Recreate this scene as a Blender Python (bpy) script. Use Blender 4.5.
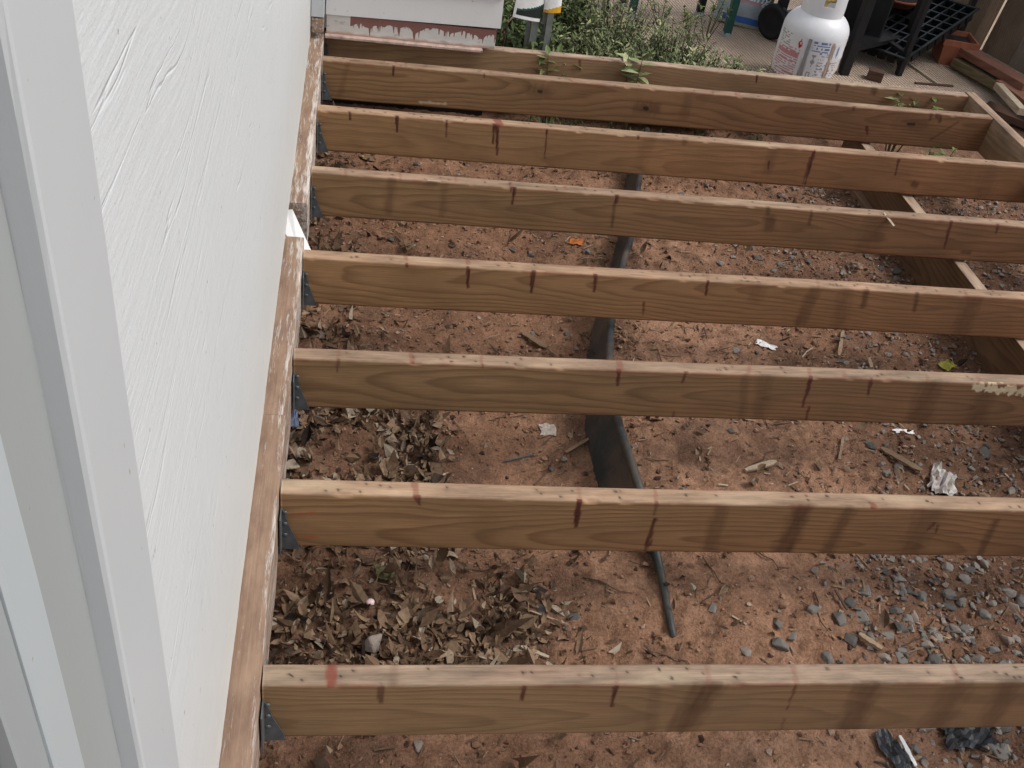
import bpy, bmesh, math, random
import numpy as np
from mathutils import Vector, Matrix, noise
from mathutils.bvhtree import BVHTree

for o in list(bpy.data.objects): bpy.data.objects.remove(o)
random.seed(7); rng = np.random.default_rng(7)
SC = bpy.context.scene
COL = SC.collection
R = math.radians

# ------------------------------------------------------------------ camera
CAMLOC = Vector((0.09999, -0.8640, 1.3350))
FPX = 1000.3
M3 = [[0.985, -0.104, 0.138], [0.039, -0.648, -0.761], [0.169, 0.755, -0.634]]
CAL = np.array(M3)
u_, s_, v_ = np.linalg.svd(CAL); CAL = u_ @ v_
cd = bpy.data.cameras.new('camera'); cam = bpy.data.objects.new('camera', cd); COL.objects.link(cam)
cd.sensor_fit = 'HORIZONTAL'; cd.sensor_width = 36; cd.lens = FPX / 1024 * 36
cd.clip_start = 0.02; cd.clip_end = 400
rot = Matrix((CAL[0], -CAL[1], -CAL[2])).transposed()
cam.matrix_world = Matrix.Translation(CAMLOC) @ rot.to_4x4()
SC.camera = cam

# ------------------------------------------------------------------ world, sun, exposure
SUN_EL, SUN_AZ = R(54), R(100)          # azimuth from +Y towards +X
w = bpy.data.worlds.new('World'); SC.world = w; w.use_nodes = True
nt = w.node_tree; nt.nodes.clear()
sky = nt.nodes.new('ShaderNodeTexSky'); sky.sky_type = 'NISHITA'; sky.sun_disc = False
sky.sun_elevation = SUN_EL; sky.sun_rotation = SUN_AZ
sky.dust_density = 3.0; sky.ozone_density = 1.0; sky.air_density = 1.0
hs = nt.nodes.new('ShaderNodeHueSaturation'); hs.inputs['Saturation'].default_value = 0.42
bg = nt.nodes.new('ShaderNodeBackground'); bg.inputs['Strength'].default_value = 0.14
wo = nt.nodes.new('ShaderNodeOutputWorld')
nt.links.new(sky.outputs[0], hs.inputs['Color']); nt.links.new(hs.outputs[0], bg.inputs[0]); nt.links.new(bg.outputs[0], wo.inputs[0])
sl = bpy.data.lights.new('sun', 'SUN'); sl.energy = 1.35; sl.angle = R(25); sl.color = (1.0, 0.98, 0.95)
so = bpy.data.objects.new('sun', sl); COL.objects.link(so)
sd = Vector((math.sin(SUN_AZ) * math.cos(SUN_EL), math.cos(SUN_AZ) * math.cos(SUN_EL), math.sin(SUN_EL)))
so.rotation_euler = sd.to_track_quat('Z', 'Y').to_euler(); so.location = (3, 3, 6)
SC.view_settings.view_transform = 'Standard'; SC.view_settings.look = 'None'
SC.view_settings.exposure = 0.22; SC.view_settings.gamma = 1.0
SC.view_settings.use_curve_mapping = False
SC.render.engine = 'CYCLES'
SC.render.resolution_x = 1024; SC.render.resolution_y = 768

# ------------------------------------------------------------------ helpers
def ray(px, py):
    v = CAL.T @ np.array([(px - 512) / FPX, (py - 384) / FPX, 1.0])
    return Vector(v)
def at(px, py, z=None, X=None, Y=None):
    r = ray(px, py)
    t = (z - CAMLOC.z) / r.z if z is not None else (X - CAMLOC.x) / r.x if X is not None else (Y - CAMLOC.y) / r.y
    return CAMLOC + r * t
def tag(o, label=None, cat=None, group=None, kind=None):
    if label: o['label'] = label
    if cat: o['category'] = cat
    if group: o['group'] = group
    if kind: o['kind'] = kind
    return o
def empty(name, loc=(0, 0, 0), rz=0.0):
    o = bpy.data.objects.new(name, None); COL.objects.link(o); o.location = loc; o.rotation_euler.z = rz
    o.empty_display_size = 0.05
    return o
def link(name, me, parent=None):
    o = bpy.data.objects.new(name, me); COL.objects.link(o)
    if parent is not None: o.parent = parent
    return o
class MB:
    """collects geometry; build() links it as one mesh object"""
    def __init__(s): s.v = []; s.f = []; s.m = []; s.t = []
    def add(s, vs, fs, mi=0, tint=0.5):
        b = len(s.v); s.v += [tuple(v) for v in vs]; s.t += [tint] * len(vs)
        for f in fs: s.f.append(tuple(i + b for i in f)); s.m.append(mi)
    def box(s, c, size, rot=None, mi=0, tint=0.5, bev=0.0):
        bm = bmesh.new(); bmesh.ops.create_cube(bm, size=1.0)
        for v in bm.verts: v.co = Vector((v.co.x * size[0], v.co.y * size[1], v.co.z * size[2]))
        if bev: bmesh.ops.bevel(bm, geom=bm.edges[:], offset=bev, segments=2, affect='EDGES', profile=0.6)
        s.addbm(bm, Matrix.Translation(c) @ (rot.to_4x4() if rot else Matrix.Identity(4)), mi, tint)
    def addbm(s, bm, mat=None, mi=0, tint=0.5):
        bm.verts.ensure_lookup_table(); bm.verts.index_update()
        s.add([(mat @ v.co if mat else v.co) for v in bm.verts], [[v.index for v in f.verts] for f in bm.faces], mi, tint); bm.free()
    def bar(s, a, b, wx, wy, mi=0, bev=0.0, up=(0, 0, 1), tint=0.5):
        a, b = Vector(a), Vector(b); d = (b - a); z = d.normalized(); x = Vector(up).cross(z)
        if x.length < 1e-4: x = Vector((1, 0, 0)).cross(z)
        x.normalize(); y = z.cross(x)
        s.box((a + b) / 2, (wx, wy, d.length), Matrix((x, y, z)).transposed(), mi, tint, bev)
    def tube(s, pts, r, n=8, mi=0, tint=0.5, cap=True):
        pts = [Vector(p) for p in pts]; rs = r if isinstance(r, (list, tuple)) else [r] * len(pts)
        vs = []; fs = []
        for i, p in enumerate(pts):
            d = (pts[min(i + 1, len(pts) - 1)] - pts[max(i - 1, 0)]).normalized()
            x = d.cross(Vector((0, 0, 1)))
            if x.length < 1e-3: x = d.cross(Vector((0, 1, 0)))
            x.normalize(); y = d.cross(x)
            for k in range(n):
                a = 2 * math.pi * k / n; vs.append(p + (x * math.cos(a) + y * math.sin(a)) * rs[i])
        for i in range(len(pts) - 1):
            for k in range(n):
                fs.append((i * n + k, i * n + (k + 1) % n, (i + 1) * n + (k + 1) % n, (i + 1) * n + k))
        if cap: fs.append(tuple(range(n))[::-1]); fs.append(tuple((len(pts) - 1) * n + k for k in range(n)))
        s.add(vs, fs, mi, tint)
    def lathe(s, prof, c=(0, 0, 0), n=40, mi=0, tint=0.5):
        vs = []; fs = []
        for r, z in prof:
            for k in range(n):
                a = 2 * math.pi * k / n; vs.append((c[0] + r * math.cos(a), c[1] + r * math.sin(a), c[2] + z))
        for i in range(len(prof) - 1):
            for k in range(n): fs.append((i * n + k, i * n + (k + 1) % n, (i + 1) * n + (k + 1) % n, (i + 1) * n + k))
        s.add(vs, fs, mi, tint)
    def prism(s, poly, d, mi=0, tint=0.5):
        d = Vector(d); n = len(poly); p = [Vector(q) for q in poly]
        s.add(p + [q + d for q in p], [tuple(range(n))[::-1], tuple(range(n, 2 * n))] + [(i, (i + 1) % n, n + (i + 1) % n, n + i) for i in range(n)], mi, tint)
    def leaf(s, p, d, side, L, W, curl=0.0, fold=0.3, mi=0, tint=0.5):
        """a small folded, curled leaf: base p, direction d, side vector"""
        d = Vector(d).normalized(); side = Vector(side); side = (side - d * side.dot(d)).normalized(); up = d.cross(side)
        st = ((0, 0.05), (0.3, 0.85), (0.62, 0.8), (1, 0.03)); vs = []; fs = []
        for t, wd in st:
            c = Vector(p) + d * (L * t) + up * (curl * L * t * t)
            e = side * (W * wd * 0.5); l = up * (W * wd * 0.5 * fold)
            vs += [c - e + l, c, c + e + l]
        for i in range(3):
            a = i * 3; fs += [(a, a + 1, a + 4, a + 3), (a + 1, a + 2, a + 5, a + 4)]
        s.add(vs, fs, mi, tint)
    def build(s, name, mats, parent=None, smooth=False, world=False):
        me = bpy.data.meshes.new(name); me.from_pydata(s.v, [], s.f)
        for m in (mats if isinstance(mats, (list, tuple)) else [mats]): me.materials.append(m)
        me.polygons.foreach_set('material_index', s.m)
        if smooth: me.polygons.foreach_set('use_smooth', [True] * len(s.f))
        a = me.attributes.new('tint', 'FLOAT', 'POINT'); a.data.foreach_set('value', s.t)
        me.update(); me.validate()
        o = link(name, me, parent)
        if world and parent is not None: o.matrix_parent_inverse = parent.matrix_basis.inverted()
        return o

# ------------------------------------------------------------------ materials
class NT:
    def __init__(s, name, rough=0.8):
        s.mat = bpy.data.materials.new(name); s.mat.use_nodes = True; s.t = s.mat.node_tree
        s.b = s.t.nodes['Principled BSDF']; s.b.inputs['Roughness'].default_value = rough
        s.b.inputs['Specular IOR Level'].default_value = 0.3
    def n(s, t, **k):
        q = s.t.nodes.new(t)
        for a, b in k.items(): setattr(q, a, b)
        return q
    def l(s, a, b): s.t.links.new(a, b)
    def val(s, x, inp):
        if hasattr(x, 'is_output') or isinstance(x, bpy.types.NodeSocket): s.l(x, inp)
        else: inp.default_value = x
    def math(s, op, a, b=0.0, c=0.0, clamp=False):
        q = s.n('ShaderNodeMath', operation=op, use_clamp=clamp); s.val(a, q.inputs[0]); s.val(b, q.inputs[1])
        if op in ('MULTIPLY_ADD', 'SMOOTH_MIN', 'COMPARE', 'WRAP'): s.val(c, q.inputs[2])
        return q.outputs[0]
    def mix(s, f, a, b, mode='MIX'):
        q = s.n('ShaderNodeMix', data_type='RGBA', blend_type=mode); s.val(f, q.inputs[0])
        s.val(a if not isinstance(a, tuple) else (*a, 1.0), q.inputs[6]); s.val(b if not isinstance(b, tuple) else (*b, 1.0), q.inputs[7])
        return q.outputs[2]
    def coord(s, which='Object'): return s.n('ShaderNodeTexCoord').outputs[which]
    def map(s, v, scale=(1, 1, 1), loc=(0, 0, 0), rot=(0, 0, 0)):
        q = s.n('ShaderNodeMapping'); s.l(v, q.inputs[0]); q.inputs['Scale'].default_value = scale; q.inputs['Location'].default_value = loc; q.inputs['Rotation'].default_value = rot
        return q.outputs[0]
    def noise(s, v, scale=5, det=4, rough=0.55, dist=0.0, out='Fac'):
        q = s.n('ShaderNodeTexNoise'); s.l(v, q.inputs['Vector']); q.inputs['Scale'].default_value = scale
        q.inputs['Detail'].default_value = det; q.inputs['Roughness'].default_value = rough; q.inputs['Distortion'].default_value = dist
        return q.outputs[out]
    def ramp(s, f, stops, interp='LINEAR'):
        q = s.n('ShaderNodeValToRGB'); s.l(f, q.inputs[0]); r = q.color_ramp; r.interpolation = interp
        while len(r.elements) < len(stops): r.elements.new(0.5)
        for e, (p, c) in zip(r.elements, stops):
            e.position = p; e.color = (*c, 1) if isinstance(c, tuple) else (c, c, c, 1)
        return q.outputs[0]
    def attr(s, name): return s.n('ShaderNodeAttribute', attribute_name=name).outputs['Fac']
    def bump(s, h, strength=0.3, dist=0.01, prev=None):
        q = s.n('ShaderNodeBump'); s.l(h, q.inputs['Height']); q.inputs['Strength'].default_value = strength; q.inputs['Distance'].default_value = dist
        if prev is not None: s.l(prev, q.inputs['Normal'])
        s.l(q.outputs[0], s.b.inputs['Normal']); return q.outputs[0]
    def color(s, c): s.val(c if not isinstance(c, tuple) else (*c, 1.0), s.b.inputs['Base Color'])

def plain(name, col, rough=0.6, var=0.25, scale=14.0, bump=0.15, metal=0.0, spec=0.3):
    k = NT(name, rough); c = k.coord()
    n1 = k.noise(c, scale, 5); n2 = k.noise(c, scale * 9, 3)
    f = k.math('MULTIPLY_ADD', n1, 0.7, k.math('MULTIPLY', n2, 0.3))
    d = tuple(x * (1 - var) for x in col); e = tuple(min(1, x * (1 + var)) for x in col)
    k.color(k.ramp(f, [(0.3, d), (0.7, e)])); k.b.inputs['Metallic'].default_value = metal
    k.b.inputs['Specular IOR Level'].default_value = spec
    if bump: k.bump(n2, bump, 0.004)
    return k.mat
def tinted(name, stops, rough=0.75, var=0.3, scale=60, bump=0.3, trans=False):
    """colour chosen by the 'tint' of each piece, varied by noise"""
    k = NT(name, rough); t = k.attr('tint'); c = k.coord()
    n1 = k.noise(c, scale, 4)
    base = k.ramp(t, stops)
    k.color(k.mix(1.0, base, k.ramp(n1, [(0.25, 1 - var), (0.75, 1.0)]), 'MULTIPLY'))
    k.bump(n1, bump, 0.003)
    return k.mat

def wood(name, early, late, seed=0.0, y0=0.07, z0=-0.06, period=0.010, warm=None, top=None, joist=False, grey=0.0, contrast=1.0, rough=0.8, tilt=0.03, axis='X', tdef=0.0):
    """plain-sawn timber: growth rings round a tilted pith cut by the board's faces"""
    k = NT(name, rough); c0 = k.coord()
    c = c0
    if axis == 'Y': c = k.map(c0, rot=(0, 0, R(90)))
    if axis == 'Z': c = k.map(c0, rot=(0, R(90), 0))
    c = k.map(c, loc=(seed * 3.1, 0, 0))
    big = k.noise(k.map(c, scale=(1.5, 5, 5), loc=(seed, seed, 0)), 1.0, 3, 0.5, out='Color')
    sx = k.n('ShaderNodeSeparateXYZ'); k.l(c, sx.inputs[0])
    nb = k.n('ShaderNodeSeparateColor'); k.l(big, nb.inputs[0])
    x, y, z = sx.outputs
    yy = k.math('ADD', k.math('ADD', y, -y0), k.math('MULTIPLY_ADD', nb.outputs[0], 0.07, -0.035))
    zz = k.math('ADD', k.math('ADD', z, -z0), k.math('MULTIPLY_ADD', nb.outputs[1], 0.09, -0.045))
    yy = k.math('ADD', yy, k.math('MULTIPLY', k.math('SINE', k.math('MULTIPLY', x, 2.1)), tilt))
    r = k.math('SQRT', k.math('ADD', k.math('MULTIPLY', yy, yy), k.math('MULTIPLY', zz, zz)))
    fine = k.noise(k.map(c, scale=(6, 120, 120)), 1.0, 3)
    r = k.math('ADD', r, k.math('MULTIPLY', fine, 0.0022))
    ph = k.math('FRACT', k.math('DIVIDE', r, period))
    ring = k.ramp(ph, [(0.0, 0.0), (0.45, 0.12), (0.82, 0.95), (0.9, 1.0), (1.0, 0.05)])
    fib = k.noise(k.map(c, scale=(9, 420, 420)), 1.0, 4, 0.6)
    blot = k.noise(k.map(c, scale=(4.5, 9, 9), loc=(seed * 5, 0, 0)), 1.0, 5, 0.6)
    ring = k.math('MULTIPLY', ring, k.math('MULTIPLY_ADD', blot, 0.9, 0.3))
    f = k.math('MULTIPLY', ring, 0.72 * contrast, clamp=True)
    col = k.mix(f, early, late)
    if warm:
        sx0 = k.n('ShaderNodeSeparateXYZ'); k.l(c0, sx0.inputs[0])
        g = k.math('ADD', k.math('MULTIPLY', sx0.outputs[0], 0.75), k.math('MULTIPLY_ADD', blot, 1.0, -0.85), clamp=True)
        col = k.mix(g, col, k.mix(f, warm[0], warm[1]))
    if top or joist:
        tp = k.attr('top'); tn = k.noise(k.map(c, scale=(7, 40, 40), loc=(seed * 2, 1, 0)), 1.0, 4, 0.65)
        tcol = k.mix(k.math('MULTIPLY', ring, 0.25), k.ramp(tn, [(0.30, tuple(v * 0.55 for v in top)), (0.48, tuple(v * 0.95 for v in top)), (0.70, tuple(min(1, v * 1.35) for v in top))]), tuple(v * 0.55 for v in top))
        col = k.mix(tp, col, tcol)
    col = k.mix(1.0, col, k.ramp(fib, [(0.25, 0.72), (0.7, 1.1)]), 'MULTIPLY')
    col = k.mix(1.0, col, k.ramp(blot, [(0.3, 0.72), (0.65, 1.08)]), 'MULTIPLY')
    if grey: col = k.mix(grey, col, (0.22, 0.21, 0.19))
    if joist:
        e = k.noise(k.map(c0, scale=(60, 60, 14)), 1.0, 3)
        ee = k.math('MULTIPLY_ADD', e, 0.9, 0.45)
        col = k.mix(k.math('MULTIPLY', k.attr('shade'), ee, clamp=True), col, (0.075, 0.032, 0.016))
        col = k.mix(k.math('MULTIPLY', k.attr('pale'), ee, clamp=True), col, (0.62, 0.5, 0.33))
        col = k.mix(k.math('MULTIPLY', k.attr('orange'), ee, clamp=True), col, (0.45, 0.10, 0.03))
        col = k.mix(k.math('MULTIPLY', k.attr('stain'), ee, clamp=True), col, (0.075, 0.018, 0.013))
        col = k.mix(k.math('MULTIPLY', k.attr('paint'), ee, clamp=True), col, (0.20, 0.055, 0.034))
        col = k.mix(k.attr('hole'), col, (0.012, 0.008, 0.006))
    k.color(col)
    h = k.math('ADD', k.math('MULTIPLY', fib, 0.6), k.math('MULTIPLY', ring, 0.4))
    k.bump(h, 0.35, 0.002)
    return k.mat

# ------------------------------------------------------------------ ground sheet
GZ = -0.30
def soil_h(x, y):
    v = Vector((x, y, 0))
    h = 0.028 * noise.noise(v * 2.2) + 0.016 * noise.noise(v * 6 + Vector((3, 1, 0))) + 0.010 * noise.noise(v * 17) + 0.006 * noise.noise(v * 45)
    h += 0.02 * math.exp(-((x - 1.0) / 0.3) ** 2) - 0.015 * math.exp(-((x - 0.6) / 0.15) ** 2)
    if y > 2.4: h *= max(0.0, 1 - (y - 2.4) / 0.3)
    return GZ + h
def g_at(px, py):
    z = GZ
    for _ in range(4):
        p = at(px, py, z=z); z = soil_h(p.x, p.y)
    return Vector((p.x, p.y, z))
def axis(lo, hi, step, far):
    a = list(np.arange(lo, hi + 1e-6, step)); s = step; L = [lo]; H = [a[-1]]
    while H[-1] < far: s *= 1.5; H.append(H[-1] + s)
    s = step
    while L[-1] > -far: s *= 1.5; L.append(L[-1] - s)
    return L[1:][::-1] + a + H[1:]
gx = axis(-0.15, 2.75, 0.008, 60); gy = axis(-0.35, 3.0, 0.008, 60)
nx, ny = len(gx), len(gy)
gv = []; humus = []
for yy in gy:
    for xx in gx:
        inn = -0.3 < xx < 2.95 and -0.6 < yy < 3.2
        if inn:
            z = soil_h(xx, yy) + 0.005 * noise.noise(Vector((xx * 70, yy * 70, 1))) + 0.003 * noise.noise(Vector((xx * 130, yy * 130, 4)))
        else: z = soil_h(xx, yy) if abs(xx) < 8 and abs(yy) < 8 else GZ
        gv.append((xx, yy, z))
gf = [(j * nx + i, j * nx + i + 1, (j + 1) * nx + i + 1, (j + 1) * nx + i) for j in range(ny - 1) for i in range(nx - 1)]
# litter density (leaf mould on the left, gravelly dirt on the right)
def litter(x, y):
    n = 0.5 + 0.8 * noise.noise(Vector((x * 3.3, y * 3.3, 5))) + 0.3 * noise.noise(Vector((x * 9, y * 9, 2)))
    edge = 0.62 if -0.02 < y < 0.62 else 0.45 if y < 1.05 else 0.22
    e = max(0.0, min(1.0, (edge - x + 0.35 * (n - 0.5)) / 0.22))
    if y < 0.16: e *= 0.05
    e *= max(0.15, min(1, 0.75 + 1.3 * noise.noise(Vector((x * 5.5, y * 5.5, 31)))))
    if y > 1.05: e *= 0.4
    return e
def grav(x, y):
    n = noise.noise(Vector((x * 3, y * 3, 9)))
    e = 0.0
    if y < 0.58: e = max(0, min(1, (x - 1.12 + 0.25 * n) / 0.25))
    elif y < 1.1: e = 0.8 * max(0, min(1, (x - 1.3 + 0.3 * n) / 0.3))
    else: e = 0.55 * max(0, min(1, (x - 1.35 - 0.06 * (y - 1.1) + 0.3 * n) / 0.25))
    return e
hum = [(max(litter(v[0], v[1]), 0.8 * grav(v[0], v[1])) if -0.3 < v[0] < 3 and -0.6 < v[1] < 3.2 else 0.5) for v in gv]
me = bpy.data.meshes.new('ground'); me.from_pydata(gv, [], gf); me.polygons.foreach_set('use_smooth', [True] * len(gf))
def clay(x, y):
    n = noise.noise(Vector((x * 2.6, y * 2.6, 14))); n2 = noise.noise(Vector((x * 8, y * 8, 15)))
    return max(0, min(1, 1.15 - abs(x - 0.98 - 0.08 * y) / 0.42 + 0.8 * n + 0.35 * n2)) if -0.6 < y < 2.2 else 0.2
cl = [clay(v[0], v[1]) if -0.3 < v[0] < 3 and -0.6 < v[1] < 3.2 else 0.2 for v in gv]
a = me.attributes.new('clay', 'FLOAT', 'POINT'); a.data.foreach_set('value', cl)
a = me.attributes.new('humus', 'FLOAT', 'POINT'); a.data.foreach_set('value', hum)
k = NT('clay_soil', 0.95); c = k.coord()
n1 = k.noise(c, 2.6, 5, 0.6); n2 = k.noise(c, 24, 6, 0.65); n3 = k.noise(c, 160, 4, 0.6); n4 = k.noise(c, 420, 2)
col = k.ramp(k.math('MULTIPLY_ADD', n2, 0.6, k.math('MULTIPLY', n1, 0.4)), [(0.30, (0.100, 0.052, 0.030)), (0.44, (0.190, 0.096, 0.054)), (0.66, (0.31, 0.168, 0.102))])
hm = k.ramp(n2, [(0.3, (0.055, 0.032, 0.021)), (0.65, (0.17, 0.092, 0.058))])
col = k.mix(k.math('MULTIPLY', k.attr('clay'), 0.8), col, k.ramp(n2, [(0.3, (0.26, 0.132, 0.075)), (0.65, (0.44, 0.255, 0.160))]))
pt = k.noise(k.map(c, loc=(5, 2, 0)), 5.5, 5, 0.65)
col = k.mix(k.ramp(pt, [(0.5, 0.0), (0.66, 0.75)]), col, (0.105, 0.056, 0.036))
col = k.mix(k.math('MULTIPLY', k.attr('humus'), k.math('MULTIPLY_ADD', n2, 1.3, 0.05), clamp=True), col, hm)
col = k.mix(1.0, col, k.ramp(n3, [(0.25, 0.55), (0.6, 1.1)]), 'MULTIPLY')
col = k.mix(k.ramp(n4, [(0.62, 0.0), (0.72, 0.5)]), col, (0.42, 0.30, 0.22))
k.color(col); b1 = k.bump(n2, 0.5, 0.012); b2 = k.bump(n3, 0.75, 0.006, b1); k.bump(n4, 0.5, 0.002, b2)
me.materials.append(k.mat)
tag(link('ground', me), kind='structure')

# patio of ribbed decking
k = NT('ribbed_decking', 0.85); c = k.coord(); sx = k.n('ShaderNodeSeparateXYZ'); k.l(c, sx.inputs[0])
rib = k.math('SINE', k.math('MULTIPLY', k.math('ADD', sx.outputs[0], k.math('MULTIPLY', sx.outputs[1], 0.12)), 2 * math.pi / 0.016))
n1 = k.noise(c, 3.0, 5, 0.6); n2 = k.noise(c, 60, 4)
col = k.ramp(k.math('MULTIPLY_ADD', n1, 0.6, k.math('MULTIPLY', n2, 0.4)), [(0.3, (0.40, 0.30, 0.22)), (0.7, (0.64, 0.50, 0.385))])
seam = k.math('FRACT', k.math('DIVIDE', sx.outputs[0], 0.14))
col = k.mix(k.ramp(rib, [(0.1, 0.45), (0.7, 0.0)]), col, (0.16, 0.105, 0.075))
k.color(col); k.bump(rib, 0.7, 0.004)
PM = k.mat
PZ = GZ + 0.015
m = MB(); m.box((3.95, 5.10, PZ - 0.02), (6.3, 4.16, 0.04), bev=0.003)
tag(m.build('patio', PM), kind='structure')

# ------------------------------------------------------------------ timber palette
TOPC = (0.36, 0.248, 0.167)
EAR, LAT = (0.345, 0.210, 0.105), (0.125, 0.063, 0.028)
WE, WL = (0.275, 0.140, 0.068), (0.115, 0.053, 0.025)
galv = plain('galvanised_steel', (0.13, 0.14, 0.145), 0.6, 0.35, 40, 0.05, metal=0.3)

# ------------------------------------------------------------------ deck frame
frame = empty('deck_frame', (1.2, 1.2, GZ))
tag(frame, 'unfinished wooden deck frame of parallel stained joists hung off the white wall over bare soil', 'deck frame')
JH = 0.1355; JW = 0.038; XR = 2.41
NEAR = {1: ((265, 686.0), (640, 686.5), (1024, 678.4)), 2: ((275, 493.6), None, (1024, 511)), 3: ((288, 358.5), None, (1024, 384.5)), 4: ((298, 257.5), None, (1024, 299)),
        5: ((314, 172.6), None, (1024, 226.8)), 6: ((318, 109.6), None, (1024, 167.5)), 7: ((322, 59.8), None, (996, 119)), 8: ((520, 50.8), None, (973.5, 96))}
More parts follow.
